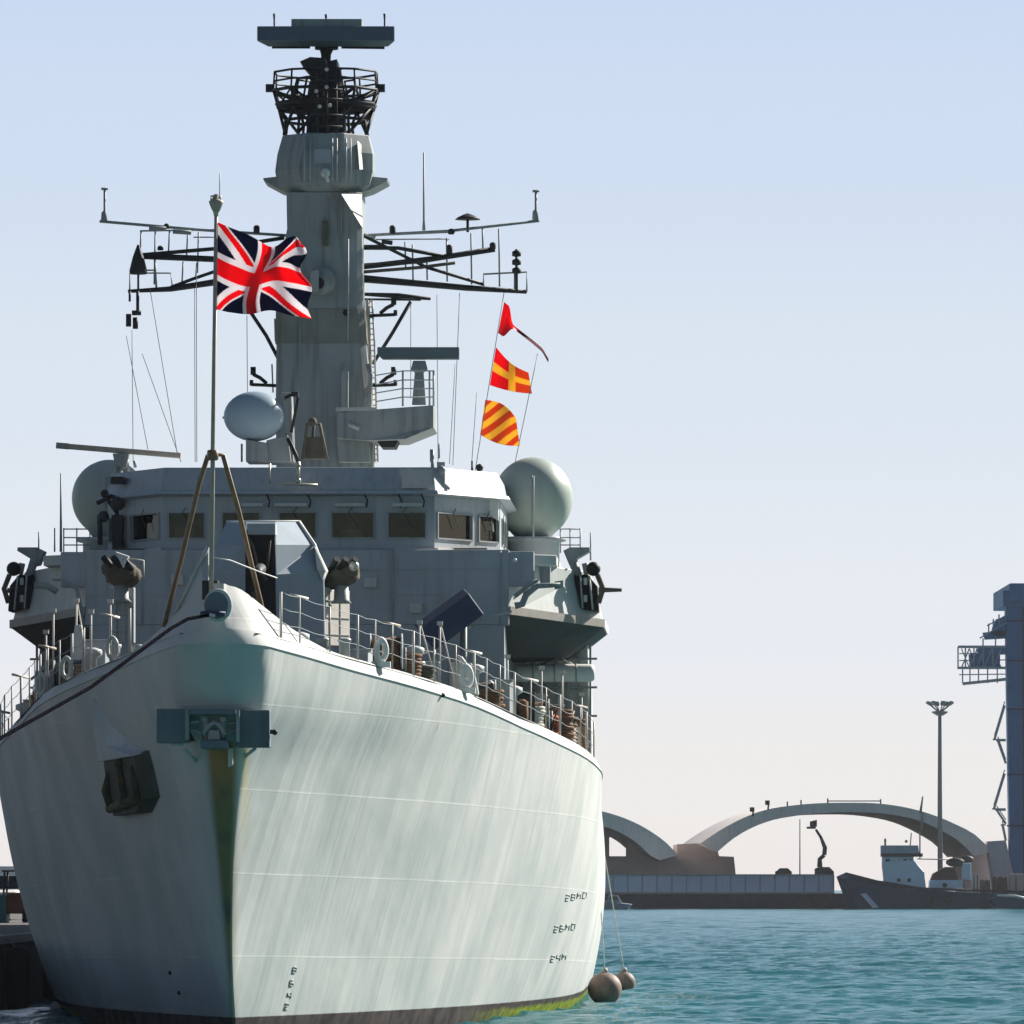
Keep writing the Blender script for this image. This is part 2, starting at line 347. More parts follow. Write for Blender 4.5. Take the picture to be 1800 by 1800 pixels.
# ------------------------------------------------------------------ WATER
def water():
    rng = np.random.RandomState(3)
    waves = []
    for i in range(46):
        lam = .9*1.09**i; th = rng.normal(math.radians(75), .55)
        waves.append((2*math.pi/lam*math.cos(th), 2*math.pi/lam*math.sin(th), rng.rand()*6.28, .0125*lam**.3*(1 if lam < 4 else .62)))
    def height(X, Y, sp):
        H = np.zeros_like(X)
        for kx, ky, p, a in waves:
            lam = 2*math.pi/math.hypot(kx, ky)
            q = np.sin(kx*X+ky*Y+p); H += np.clip((lam/sp-1.9)/1.2, 0, 1)*a*(q+.22*np.cos(2*(kx*X+ky*Y+p)))
        return H
    ys = [60.]
    while ys[-1] < 1300: ys.append(ys[-1]+max(.3, (ys[-1]/1000)**1.3*1.15 if ys[-1] > 190 else 3))
    ys = np.array(ys); n = len(ys)
    cols = 190
    vs = []; u = np.linspace(-1, 1, cols)
    X = np.outer(ys*.073+2.5, u) + (ys*.0)[:, None]; Y = np.repeat(ys[:, None], cols, 1)
    dx = (X[:, 1]-X[:, 0])[:, None]
    fade = np.clip((ys-60)/30, 0, 1)[:, None]*np.clip((1296-ys)/20, 0, 1)[:, None]*np.clip((1-np.abs(u))*12, 0, 1)[None, :]
    H = height(X, Y, np.maximum(np.gradient(ys)[:, None], .0))*fade
    V = np.stack([X, Y, H], -1).reshape(-1, 3)
    F = []
    for i in range(n-1):
        for j in range(cols-1):
            a = i*cols+j; F.append((a, a+1, a+cols+1, a+cols))
    V = V.tolist(); o = len(V); B = 9000
    V += [(-B, -3000, 0), (B, -3000, 0), (B, 60, 0), (B, ys[-1], 0), (B, B, 0), (-B, B, 0), (-B, ys[-1], 0), (-B, 60, 0)]
    F += [(o, o+1, o+2, *range(cols-1, -1, -1), o+7), ]
    last = (n-1)*cols
    F += [(*range(last, last+cols), o+3, o+4, o+5, o+6)]
    F += [(o+2, o+3, *[i*cols+cols-1 for i in range(n-1, -1, -1)])]
    F += [(o+6, o+7, *[i*cols for i in range(n)])]
    me = bpy.data.meshes.new('water'); me.from_pydata(V, [], F); me.materials.append(M['water'])
    for p in me.polygons: p.use_smooth = len(p.vertices) == 4
    me.update(); ob = bpy.data.objects.new('water', me); COL.objects.link(ob); tag(ob, kind='structure'); return ob
water()
sb = MB(W).box((0, 3000, -12), (18000, 12000, 1)); tag(sb.build('seabed', 'concrete'), kind='structure')
# ================================================================== THE WARSHIP
ship = root('warship', SHIP, 'large grey warship moored bow towards the viewer, with a tall mast and round domes', 'warship', rel=False, rot=-PSI)
zd = smooth_tab([(-2, 9.55), (0, 9.42), (5, 9.05), (10, 8.72), (20, 8.08), (30, 7.4), (40, 7.0), (50, 6.85), (70, 6.8), (135, 6.7)])
hd = smooth_tab([(0, .0), (1.5, .55), (3, 1.12), (5.5, 1.95), (10.5, 3.66), (15, 4.95), (20, 6.0), (25, 6.95), (30, 7.7), (37, 8.1), (45, 7.98), (50, 7.82), (60, 7.66), (70, 7.5), (80, 7.3), (100, 6.95), (134, 6.3)])
hwl = smooth_tab([(0, 0), (3, .85), (8, 2.15), (18, 4.3), (31, 5.95), (43, 6.8), (64, 7.0), (90, 6.8), (115, 6.2), (134, 5.2)])
nose = smooth_tab([(-3, .03), (0, .03), (2.4, .05), (5, .22), (6.6, .46), (7.6, .78), (9.4, .82), (12, .7)])
ystem = smooth_tab([(-4, 12), (0, 5.6), (3, 3.2), (6, 1.3), (8, .3), (9.5, -.5), (11, -1.0)])
def flare(a, z):
    Z = zd(a); t = min(1.0, max(z, -3)/Z) if z > -3 else 0
    W0, D0 = hwl(a), hd(a)
    k = min(1, a/55); p = 1.45*(1-k)+.42*k if a < 55 else .42
    if t <= 0: return W0*max(0, 1+z*.09)
    m = W0+(D0-W0)*t**p
    m += .34*k*math.sin(math.pi*min(1, t))*(1 if a > 20 else a/20)
    return m
def hullp(a, z, side=1):
    r = nose(z); nz = r*math.sqrt(max(0, 1-(1-min(a/r, 1))**2))
    y = a+ystem(z)*max(0, 1-a/45)
    return Vector((side*(nz*max(0, 1-a/22)+flare(a, z)*(1.04 if side < 0 else 1)), y, z))
def find_a(s, z):
    lo, hi = 0, 134
    for _ in range(40):
        m = (lo+hi)/2
        if hullp(m, z).y < s: lo = m
        else: hi = m
    return lo
def deckpt(s, side, inset=0, dz=0):
    a = find_a(s, zd(s)); z = zd(a); p = hullp(a, z, side); return Vector((p.x-side*(inset+.10), p.y, z+dz))
As = [0, .03, .08, .15, .25, .4, .6, .85, 1.2, 1.7, 2.3, 3, 4, 5, 6.2, 7.5, 9, 10.5]+[12+2*i for i in range(34)]+[82+4*i for i in range(13)]+[134]
def zrow(a, q):
    Z = zd(a)-.36
    return -3+(Z+3)*q
Q = [0, .1, .2, .27]+[.3+.7*i/26 for i in range(27)]
for_bul = smooth_tab([(0, 1.02), (.6, 1.0), (1.2, .88), (2, .62), (3, .32), (4.2, .11), (5.5, .0), (140, 0)])
def rows_at(a, side):
    r = [hullp(a, zrow(a, q), side) for q in Q]
    p = r[-1].copy(); Z = zd(a)
    r.append(p+Vector((side*min(.03, abs(p.x)*.5), 0, .01)))
    r.append(Vector((p.x-side*min(.12, abs(p.x)*.5), p.y, Z-.04)))
    r.append(Vector((p.x-side*min(.20, abs(p.x)*.7), p.y, Z)))
    b = for_bul(a)
    if b > .01 or a < 5.6:
        for t in (.33, .66, 1):
            hx = max(abs(p.x)-.2-b*t*.45, .0 if abs(p.x) < .02 else min(abs(p.x)*.5, .12+a*.2))
            r.append(Vector((side*hx, p.y+b*t*.18, Z+b*t)))
    else:
        for t in (.33, .66, 1): r.append(r[-1].copy() if t == 0 else Vector((p.x-side*.21-side*.01*t, p.y, Z+.001*t)))
    return r
hb = MB()
for side in (-1, 1):
    hb.loft([rows_at(a, side) for a in As], cap=False, closed=False, smooth=True)
hb.loft([[hullp(134, zrow(134, q), sd_) for q in Q] for sd_ in (-1, 1)], cap=False, closed=False)
hull = hb.build('hull', 'hull', ship)
me = hull.data
import bmesh
bm = bmesh.new(); bm.from_mesh(me); bmesh.ops.remove_doubles(bm, verts=bm.verts, dist=.0008); bmesh.ops.recalc_face_normals(bm, faces=bm.faces)
for e in bm.edges:
    if len(e.link_faces) == 2 and e.calc_face_angle(0) > .75: e.smooth = False
bm.to_mesh(me); bm.free()
dk = MB()
dk.loft([[deckpt(s, -1, .05, -.06), deckpt(s, 1, .05, -.06)] for s in [0.2, 1, 2, 3.5, 5, 8, 12, 17, 24, 32, 42, 55, 80, 110, 132]], cap=False, closed=False)
dk.build('deck', M['dark'], ship)
# --- bow fittings
b = MB()
b.torus(S(383, 1064, -.92), .33, .05, (0.1, 1, 0), 28, 10, sc=(.85, 1.0))
b.build('bullring', 'hull', hull)
b = MB(); b.tp([(352, 1079), (366, 1077), (396, 1080)], -1.15, [4, 5, 5], 10); b.build('roller', 'navy', hull)
MB().tp([(368, 1080), (378, 1083)], -1.28, 3).build('roller_white_bit', 'fwhite', hull)  # small white bit on the roller
b = MB().lathe(S(383, 1064, -.9), [(.31, 0), (.31, .06)], 24, axis='y'); b.build('bullring_shade_disc', mat('recess_shade', (.16, .19, .22), .7), hull)  # dark grey disc paints the shade inside the bullring
b = MB()
b.loft([[S(366, 962, .6), S(352, 985, .6), S(288, 1112, 3.2), S(366, 1100, 0)], [S(372, 962, .75), S(360, 985, .8), S(296, 1112, 3.3), S(372, 1100, .2)]])
b.build('stem_gusset', 'grey', hull)
MB().tp([(366, 962), (352, 988), (326, 1045), (290, 1112)], [.55, .55, 1.6, 3.1], 4).build('gusset_rim', 'grey2', hull)
b = MB().prism([(355, 1020), (383, 1020), (383, 1054), (355, 1054)], .0, .5); b.build('staff_step', 'dark', hull, bevel=.02)
# stem platform with its two side plates
st = MB()
st.prism([(275, 1246), (331, 1246), (331, 1306), (275, 1306)], 0.5, 1.1)
st.prism([(415, 1248), (474, 1248), (474, 1314), (415, 1314)], 0.5, 1.1)
st.prism([(331, 1247), (415, 1247), (415, 1256), (331, 1256)], .2, 1.8)
st.prism([(352, 1301), (400, 1301), (400, 1316), (352, 1316)], .15, 2.0)
plat = st.build('stem_platform', mat('platform_paint', (.12, .16, .18), .6, streak=.4, rust=.3), hull, bevel=.025)
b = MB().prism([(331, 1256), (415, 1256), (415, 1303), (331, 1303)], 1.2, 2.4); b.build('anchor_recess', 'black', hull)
b = MB()
b.prism([(325, 1247), (332, 1247), (332, 1300), (325, 1300)], .3, .5); b.build('platform_rib', 'mast', hull); b = MB(); b.prism([(415, 1248), (421, 1248), (421, 1304), (415, 1304)], .3, .5)
b.build('platform_rib', 'mast', hull); b = MB(); b.tp([(333, 1270), (352, 1268)], .5, 3); b.build('platform_pipe', 'mast', hull); b = MB(); b.tp([(400, 1272), (416, 1270)], .5, 3)
b.build('platform_pipe', 'mast', hull); b = MB(); b.tp([(333, 1283), (352, 1288), (357, 1300)], .5, 3); b.build('platform_pipe', 'mast', hull); b = MB(); b.tp([(416, 1283), (400, 1288), (396, 1300)], .5, 3)
b.build('platform_pipe', 'mast', hull)
b = MB(); b.tp([(362, 1266), (362, 1296)], .4, 5); b.tp([(391, 1266), (391, 1296)], .4, 5)
b.tp([(358, 1292), (366, 1276), (377, 1270), (387, 1276), (395, 1292)], .35, 5); b.prism([(367, 1284), (385, 1284), (387, 1300), (365, 1300)], .3, .8)
b.ball(S(360, 1264, .4), .09, 10); b.ball(S(392, 1264, .4), .09, 10)
b.build('anchor', 'mast', hull)
b = MB().tp([(474, 1286), (484, 1287)], .7, 4); b.ball(S(483, 1287, .7), .07, 10); b.build('side_light', 'dark', hull)
b = MB(); b.tp([(325, 1318), (352, 1346)], [.8, 2.2], 3); b.tp([(322, 1308), (300, 1308)], [.8, .8], 3)
b.tp([(448, 1316), (411, 1346)], [.8, 2.2], 3.5); b.build('platform_brace', 'grey2', hull)
b = MB().prism([(401, 1315), (409, 1315), (409, 1345), (401, 1348)], .9, 2.2); b.build('stem_bracket', 'offwhite', hull)
# side anchor in its housing on the shaded bow
from mathutils.bvhtree import BVHTree
HB = BVHTree.FromPolygons([v.co[:] for v in me.vertices], [p.vertices[:] for p in me.polygons])
def onh(px, py, out=0.0):        # point of the hull seen at a photo point, pushed outward
    c = SI @ Vector((0, 0, CAMH)); d = (SI.to_3x3() @ Vector(((px-900)/FPX, 1, (HOR-py)/FPX))).normalized()
    p, n, _, _ = HB.ray_cast(c, d)
    if n.dot(d) > 0: n = -n
    return p+n*out, n
b = MB()
o1 = [onh(x, y, .0)[0] for x, y in [(165, 1225), (172, 1250), (182, 1290), (196, 1332), (262, 1322), (232, 1306), (198, 1276)]]
o2 = [onh(x, y, o)[0] for (x, y), o in zip([(166, 1227), (172, 1250), (182, 1290), (198, 1330), (250, 1322), (206, 1304), (184, 1272)], [.03, .14, .26, .36, .3, .28, .2])]
b.loft([o1, o2]); b.build('anchor_bolster', 'grey', hull, bevel=.02)
b = MB()
o1 = [onh(x, y, .0)[0] for x, y in [(192, 1326), (262, 1318), (282, 1400), (268, 1428), (212, 1434), (198, 1380)]]
o2 = [onh(x, y, .22)[0] for x, y in [(196, 1330), (250, 1323), (266, 1400), (254, 1424), (214, 1430), (202, 1380)]]
b.loft([o1, o2]); b.build('anchor_housing', mat('dark_housing_paint', (.05, .065, .055), .6, var=.4, rust=.5), hull, bevel=.02)  # dark housing colour with rust patches
b = MB()
q = lambda x, y, o=.26: onh(x, y, o)[0]
b.tube([q(226, 1332), q(238, 1400)], [.1, .13], 8); b.tube([q(211, 1416), q(262, 1398)], .12, 8)
b.tube([q(214, 1414), q(205, 1385), q(206, 1352)], [.12, .13, .03], 8); b.tube([q(261, 1398), q(256, 1368), q(248, 1340)], [.12, .13, .03], 8)
b.ball(q(228, 1334), .13, 10); b.ball(q(238, 1406), .17, 10)
b.build('anchor', mat('muddy_anchor', (.07, .075, .04), .8, var=.5, rust=.6), hull)
# little hawse drain marks
for (x, y) in ((778, 1222), (300, 1710), (316, 1745)):
    p, n = onh(x, y, .0)
    MB().ball(p, .07, 10, sc=(1, 1, .8)).build('drain', 'black', hull)
# draught marks: small dark figures painted on the hull
SEG = {'0': [(0, 0, 1, 0), (1, 0, 1, 2), (1, 2, 0, 2), (0, 2, 0, 0)], '2': [(0, 2, 1, 2), (1, 2, 1, 1), (1, 1, 0, 1), (0, 1, 0, 0), (0, 0, 1, 0)],
       '1': [(.5, 0, .5, 2)], '4': [(0, 2, 0, 1), (0, 1, 1, 1), (1, 2, 1, 0)], '6': [(1, 2, 0, 2), (0, 2, 0, 0), (0, 0, 1, 0), (1, 0, 1, 1), (1, 1, 0, 1)],
       '8': [(0, 0, 1, 0), (1, 0, 1, 2), (1, 2, 0, 2), (0, 2, 0, 0), (0, 1, 1, 1)], 'M': [(0, 0, 0, 2), (0, 2, .5, 1), (.5, 1, 1, 2), (1, 2, 1, 0)]}
def mark(ch, x, y, w_, h_, lean=0):
    b = MB()
    for (x0, y0, x1, y1) in SEG[ch]:
        A = onh(x+x0*w_+lean*y0/2, y-y0*h_/2, .012)[0]; B_ = onh(x+x1*w_+lean*y1/2, y-y1*h_/2, .012)[0]
        b.tube([A, B_], .012, 5)
    b.build('draught_mark', 'mast', hull)
for ch, x, y in (('8', 513, 1710), ('6', 508, 1733), ('4', 504, 1755), ('2', 499, 1774)): mark(ch, x, y, 6, 10, 1.5)
for rowx, y, t in ((993, 1583, '28M0'), (973, 1638, '26M0'), (967, 1690, '24M')):
    for i, ch in enumerate(t): mark(ch, rowx+i*10, y-(i*1.5), 6, 10, 1.5)
# --- jackstaff with its two stays
js = MB(); js.tp([(371, 1050), (374, 800), (380, 380)], -.2, [4.2, 4, 3.4], 8)
jack = js.build('jackstaff', 'pole', ship)
MB().tp([(380, 380), (380, 372), (372, 352), (371, 345), (388, 345), (387, 352)], -.2, [4, 6, 3, 2, 2, 2]).build('staff_fork', 'brass', jack)
b = MB(); c = S(380, 358, -.2); b.lathe(c, [(.05, -.22), (.11, -.12), (.16, .0), (.17, .06), (.1, .08), (.06, .2), (.03, .22)], 14); b.build('staff_truck', 'pole', jack)
MB().tp([(386, 345), (386, 305)], -.2, .8).build('lightning_rod', 'wire', jack)
MB().lathe(S(374, 800, -.2), [(.09, -.12), (.13, -.1), (.13, .1), (.09, .12)], 12).build('staff_collar', 'tan', jack)
MB().tp([(366, 800), (350, 850), (318, 985), (288, 1100)], [0, .4, 1.4, 2.6], 4.5).build('stay', 'tan', jack)
MB().tp([(378, 800), (392, 800), (420, 900), (440, 985), (468, 1100)], [0, .0, .8, 1.5, 2.6], 4.5).build('stay', 'tan', jack)
# ------------------------------------------------------------------ superstructure
X = lambda px, s: S(px, HOR, s).x
Z = lambda py, s: S(900, py, s).z
CX = lambda px, s: X(px, s)
s0 = 32.5
cxp = (X(155, s0)+X(900, s0))/2
bb = MB()
hwA = (X(900, s0)-X(155, s0))/2
hwL = 5.6
zl = zd(s0)-.1
zr = Z(966, s0)
bb.plan([(-hwL, s0), (hwL, s0), (hwL, 46), (-hwL, 46)], zl, Z(1098, s0))
bb.plan([(-hwA, s0-.003), (hwA, s0-.003), (hwA, 46), (-hwA, 46)], Z(1098, s0)+.0, zr)
sup = bb.build('superstructure', 'grey', ship, bevel=.03)
# horizontal stiffener and weld lines on the front
b = MB()
for y in (1000, 1045): b.box((0, s0-.012, Z(y, s0)), (hwA*2-.1, .02, .025))
b.build('wall_seam', 'grey', sup)
MB().ball(S(905, 985, 32.3), .06, 8).build('wall_lamp', 'white', sup)
for x in (250, 470, 690, 880): MB().tp([(x, 968), (x, 1100)], s0-.03, 1.3).build('wall_pipe', 'grey', sup)
for x, y in ((300, 1010), (640, 1015), (720, 1060)):
    b = MB(); b.prism([(x, y), (x+22, y), (x+22, y+18), (x, y+18)], s0-.12, s0-.003); b.build('junction_box', 'grey2', sup, bevel=.01)
b = MB(); b.tp([(590, 1000), (640, 1000)], s0-.12, 1.3); b.tp([(590, 1000), (590, 1003)], [s0-.12, s0], 1.3); b.tp([(640, 1000), (640, 1003)], [s0-.12, s0], 1.3); b.build('hand_rail', 'grey2', sup)
# sponson wings: the front skin swings aft and outwards
for sg in (1, -1):
    b = MB()
    xo = 8.05; 
    p_top = [(sg*hwA, s0+.02), (sg*(xo-.1), s0+3.2), (sg*(xo-.1), 44), (sg*hwA, 44)]
    p_bot = [(sg*hwA, s0+.02), (sg*xo, s0+3.2), (sg*xo, 44), (sg*hwA, 44)]
    z_hi, z_lo = Z(972, 34), Z(1082, 33)
    ring0 = [Vector((sg*hwA, s0+.02, Z(1080, s0))), Vector((sg*(xo+.12), s0+5, Z(1103, s0+5))), Vector((sg*(xo+.12), 44, Z(1103, s0+5))), Vector((sg*hwA, 44, Z(1080, s0)))]
    ring1 = [Vector((sg*hwA, s0+.02, Z(985, s0))), Vector((sg*(xo-.25), s0+5, Z(1005, s0+5))), Vector((sg*(xo-.25), 44, Z(1005, s0+5))), Vector((sg*hwA, 44, Z(985, s0)))]
    b.loft([ring0, ring1])
    # flared skirt under it
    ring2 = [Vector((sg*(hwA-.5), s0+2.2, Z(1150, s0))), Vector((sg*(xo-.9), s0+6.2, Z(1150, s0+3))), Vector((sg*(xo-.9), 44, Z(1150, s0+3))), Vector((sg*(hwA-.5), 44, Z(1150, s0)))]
    wing = b.build('bridge_wing', 'grey2', ship, bevel=.02)
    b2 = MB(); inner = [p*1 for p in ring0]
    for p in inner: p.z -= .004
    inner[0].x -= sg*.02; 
    b2.loft([ring2, inner], cap=True); b2.build('wing_underside', 'dark', wing)  # near-black colour stands for the shade under the wing
    b3 = MB(); U = Vector((0, 0, .22))
    for P, Q_ in ((ring0[0], ring0[1]), (ring0[1], ring0[2])):
        nn = Vector(((Q_-P).y*1, -(Q_-P).x, 0)).normalized()*.05; nn = nn if nn.x*sg > 0 else -nn
        b3.loft([[P+nn*.2, Q_+nn*.2, Q_+nn, P+nn], [P+nn*.2+U, Q_+nn*.2+U, Q_+nn+U, P+nn+U]]); b3.build('wing_coaming', 'offwhite', wing)
    # raised screen with the inner cabinet
    b4 = MB(); b4.plan([(sg*(hwA+.02), s0+.3), (sg*(hwA+1.25), s0+1.4), (sg*(hwA+1.25), 40), (sg*(hwA+.02), 40)], Z(990, s0), Z(972, s0)); b4.build('wing_screen', 'grey2', wing, bevel=.02)
    b5 = MB(); b5.box((sg*(hwA+.32), s0+.3, Z(1000, s0)), (.7, .5, .95)); b5.build('wing_locker', 'grey', wing, bevel=.03)
# deckhouse that fills the beam further aft
b = MB(); dhp = [(-7.8, 41), (7.8, 41), (7.4, 70), (6.5, 112), (-6.5, 112), (-7.4, 70)]; b.plan(dhp, zd(45)-.3, Z(1104, 36)-.1, [(x*.985, y) for x, y in dhp])
dh = b.build('deckhouse', 'grey2', ship, bevel=.03)
b = MB(); b.plan([(-4.5, 70), (4.5, 70), (4.5, 82), (-4.5, 82)], 10, 16.5, [(-3, 71), (3, 71), (3, 81), (-3, 81)]); b.build('funnel', 'grey', ship, bevel=.05)
b = MB(); b.plan([(-6, 92), (6, 92), (6, 112), (-6, 112)], 10, 14.5); b.build('hangar', 'grey', ship, bevel=.05)
# recess clutter under the wings (pipes, frames)
for sg in (1, -1):
    b = MB()
    for i in range(7): 
        x = sg*(5.9+i*.31); b.box((x, 40.9, 9.2), (.06, .12, 3.2))
    for z in (8.3, 9.1, 9.9): b.box((sg*6.9, 40.86, z), (2.1, .1, .06))
    b.tube([(sg*5.7, 39.5, 10.5), (sg*6.3, 38.8, 10.1), (sg*7.0, 38.6, 9.95), (sg*7.7, 39, 10.4)], .05); b.tube([(sg*6.1, 39.5, 9.6), (sg*7.0, 39.2, 9.9), (sg*7.8, 39.5, 9.3)], .04)
    b.build('recess_frame', 'mast', dh)
# --- bridge (window storey)
zb0, zb1, zb2 = Z(966, 33), Z(872, 33), Z(820, 33)
hb_ = (X(765, 33)-X(285, 33))/2; ho = (X(870, 36)-X(180, 36))/2
front = [(-hb_, 33), (hb_, 33), (ho, 36), (ho, 44), (-ho, 44), (-ho, 36)]
# wall with real openings: piers, sill and header
br = MB()
zs0, zs1 = Z(947, 33), Z(899, 33)
def wallseg(A, B_, wins, t=.14):
    A = Vector((*A, 0)); B_ = Vector((*B_, 0)); L_ = (B_-A).length; d = (B_-A)/L_; n = Vector((d.y, -d.x, 0))
    if n.y > 0: n = -n
    def slab(u0, u1, z0, z1):
        p = [A+d*u0, A+d*u1, A+d*u1-n*t, A+d*u0-n*t]
        br.loft([[Vector((q.x, q.y, z0)) for q in p], [Vector((q.x, q.y, z1)) for q in p]])
    slab(0, L_, zb0+.002, zs0); slab(0, L_, zs1, zb1)
    e = [0]+[v for w_ in wins for v in w_]+[L_]
    for i in range(0, len(e), 2): slab(e[i], e[i+1], zs0, zs1)
    return A, d, n, wins
W33 = lambda a, b_: (X(a, 33)+hb_, X(b_, 33)+hb_)
walls = [wallseg((-hb_, 33), (hb_, 33), [W33(296, 360), W33(391, 457), W33(490, 556), W33(583, 658), W33(682, 749)])]
Lf = math.hypot(ho-hb_, 3)
walls.append(wallseg((hb_, 33), (ho, 36), [(.12, Lf*.56), (Lf*.66, Lf-.12)]))
walls.append(wallseg((-ho, 36), (-hb_, 33), [(.12, Lf*.34), (Lf*.44, Lf-.12)]))
walls.append(wallseg((ho, 36), (ho, 44), [(1, 2), (3, 4)])); walls.append(wallseg((-ho, 44), (-ho, 36), [(4, 5), (6, 7)]))
bridge = br.build('bridge', 'grey', ship)
for A, d, n, wins in walls:
    for (u0, u1) in wins:
        p = [A+d*u0, A+d*u1]; 
        b = MB(); pp = [p[0]-n*.06, p[1]-n*.06, p[1]-n*.075, p[0]-n*.075]
        b.loft([[Vector((q.x, q.y, zs0)) for q in pp], [Vector((q.x, q.y, zs1)) for q in pp]])
        g = b.build('window', 'glass', bridge)
        b = MB()
        zc = (zs0+zs1)/2; c = (p[0]+p[1])/2
        ang = math.atan2(d.y, d.x); R_ = Matrix.Rotation(ang, 3, 'Z')
        for zz in (zs0+.02, zs1-.02): b.box((c.x, c.y, zz), ((p[1]-p[0]).length, .05, .04), R_)
        for qq in p: b.box((qq.x, qq.y, zc), (.045, .06, zs1-zs0), R_)
        b.v = [v+n*.02 for v in b.v]
        b.build('window_frame', 'mast', bridge)
        b = MB(); a0 = c+n*.05; b.tube([Vector((a0.x, a0.y, zs1+.12)), Vector((a0.x, a0.y, zs1-.02))-d*.12, Vector((a0.x, a0.y, zs1-.42))+d*.15], .012, 5); b.build('wiper', 'dark', bridge)
# interior floor, back wall and consoles
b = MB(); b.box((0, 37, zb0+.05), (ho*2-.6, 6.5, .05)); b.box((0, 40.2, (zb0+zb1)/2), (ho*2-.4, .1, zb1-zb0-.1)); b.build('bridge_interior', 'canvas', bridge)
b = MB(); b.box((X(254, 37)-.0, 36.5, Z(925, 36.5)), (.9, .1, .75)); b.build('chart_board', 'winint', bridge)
for px in (720, 470, 800): MB().box((X(px, 36), 36.3, (zb0+zb1)/2), (1.0, .1, zb1-zb0-.1)).build('dark_backing_panel', 'black', bridge)  # black panels added inside so that some windows look dark
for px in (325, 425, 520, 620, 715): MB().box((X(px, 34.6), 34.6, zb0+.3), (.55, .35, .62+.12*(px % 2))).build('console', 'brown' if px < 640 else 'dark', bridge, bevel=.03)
# visor and roof parapet
b = MB()
zt = zb1
outl = lambda k: [(-hb_-k*.4, 33-k), (hb_+k*.4, 33-k), (ho+k, 36-k*.4), (ho+k, 44), (-ho-k, 44), (-ho-k, 36-k*.4)]
b.plan(outl(.03), zb1+.004, zb1+.05, outl(.28)); b.plan(outl(.28), zb1+.054, zb1+.14, outl(.22)); 
b.build('roof_visor', 'grey', bridge)
b = MB(); b.plan(outl(.06), zb1+.144, zb2, [(x*.985, y+.25) for x, y in outl(.0)])
par = b.build('roof_parapet', 'grey', bridge, bevel=.02)
b = MB()
A = Vector((X(706, 33), 32.93, Z(862, 33))); 
b.loft([[S(706, 858, 32.86), S(760, 858, 32.86), S(760, 858, 32.9), S(706, 858, 32.9)], [S(706, 826, 33.02), S(760, 826, 33.02), S(760, 826, 33.1), S(706, 826, 33.1)]]); b.build('pale_panel', 'offwhite', bridge)
for x in (412, 468, 540, 640, 700, 740): MB().tp([(x, 868), (x+6, 880), (x+4, 892)], 32.75, 1.6).build('window_washer', 'dark', bridge)
for x0, x1 in ((425, 462), (482, 540), (588, 640), (690, 742)): MB().prism([(x0, 884), (x1, 884), (x1, 890), (x0, 890)], 32.66, 32.95).build('window_hood', 'grey2', bridge)
b = MB(); b.plan([(hb_, 32.9), (ho+.1, 35.9), (ho+.1, 36.1), (hb_, 33.1)], zb0-.03, zb0+.06); b.plan([(-ho-.1, 35.9), (-hb_, 32.9), (-hb_, 33.1), (-ho-.1, 36.1)], zb0-.03, zb0+.06)
b.box((hb_+.1-.6, 32.95, zb0+.02), (1.2, .1, .05)); b.build('bridge_sill', 'offwhite', bridge)
# small fittings on the parapet and roof front
def fitting(name, m, fn, parent=ship):
    b = MB(); fn(b); return b.build(name, m, parent)
def tri(b):
    b.tp([(532, 808), (540, 745), (562, 745), (575, 808)], 36, 3); b.tp([(545, 808), (553, 740)], 36.3, 3); b.prism([(536, 768), (566, 768), (572, 806), (530, 806)], 36.1, 36.6)
    b.ball(S(549, 742, 36), .13, 10)
fitting('searchlight', 'canvas', tri, bridge)
def cross(b):
    b.tp([(524, 850), (524, 812)], 32.6, 3.5); b.ball(S(524, 818, 32.6), .08, 8); b.tp([(497, 850), (558, 853)], 32.6, 2.5); b.ball(S(524, 845, 32.6), .09, 8)
    b.tp([(474, 850), (474, 815)], 32.6, 2)
fitting('roof_light', 'brass', cross, bridge)
def rp(b):
    b.tp([(760, 855), (760, 790)], 33.5, 3); b.tp([(760, 830), (775, 845), (790, 860)], 33.5, 3); b.prism([(768, 812), (782, 812), (782, 856), (768, 856)], 33.4, 33.8); b.ball(S(776, 826, 33.2), .12, 8)
    b.tp([(757, 790), (757, 812)], 33.5, 1.5); b.tp([(772, 806), (772, 780)], 33.5, 1.5)
fitting('roof_instrument', 'mast', rp, bridge)
def rl(b):
    b.tp([(830, 880), (830, 810)], 36, 2); b.tp([(843, 882), (843, 818)], 36, 3)
    for y in (822, 835, 851): b.ball(S(843, y, 36), .11, 8)
    b.tp([(830, 853), (860, 853)], 36, 1.5); b.prism([(854, 862), (870, 858), (868, 880), (856, 880)], 36, 36.5)
fitting('signal_lamp_post', 'dark', rl, bridge)
def rside(b):
    b.prism([(832, 858), (850, 866), (876, 880), (876, 915), (860, 905), (846, 880), (832, 872)], 35.5, 37.5); b.tp([(846, 880), (862, 900), (866, 935)], 35.8, 3)
fitting('wing_repeater', 'white', rside, bridge)
def lside(b):
    b.tp([(175, 905), (176, 958)], 35, 5); b.tp([(190, 880), (205, 900), (215, 945)], 35, 4); b.ball(S(182, 908, 34.8), .16, 10); b.ball(S(208, 885, 34.8), .2, 10)
    b.tp([(170, 885), (196, 872), (215, 880)], 35, 4); b.prism([(196, 905), (214, 905), (214, 985), (198, 985)], 34.8, 35.3)
    b.ball(S(184, 868, 34.8), .12, 8); b.prism([(195, 838), (218, 838), (218, 850), (195, 850)], 34.8, 35.3)
fitting('wing_repeater', 'dark', lside, bridge)
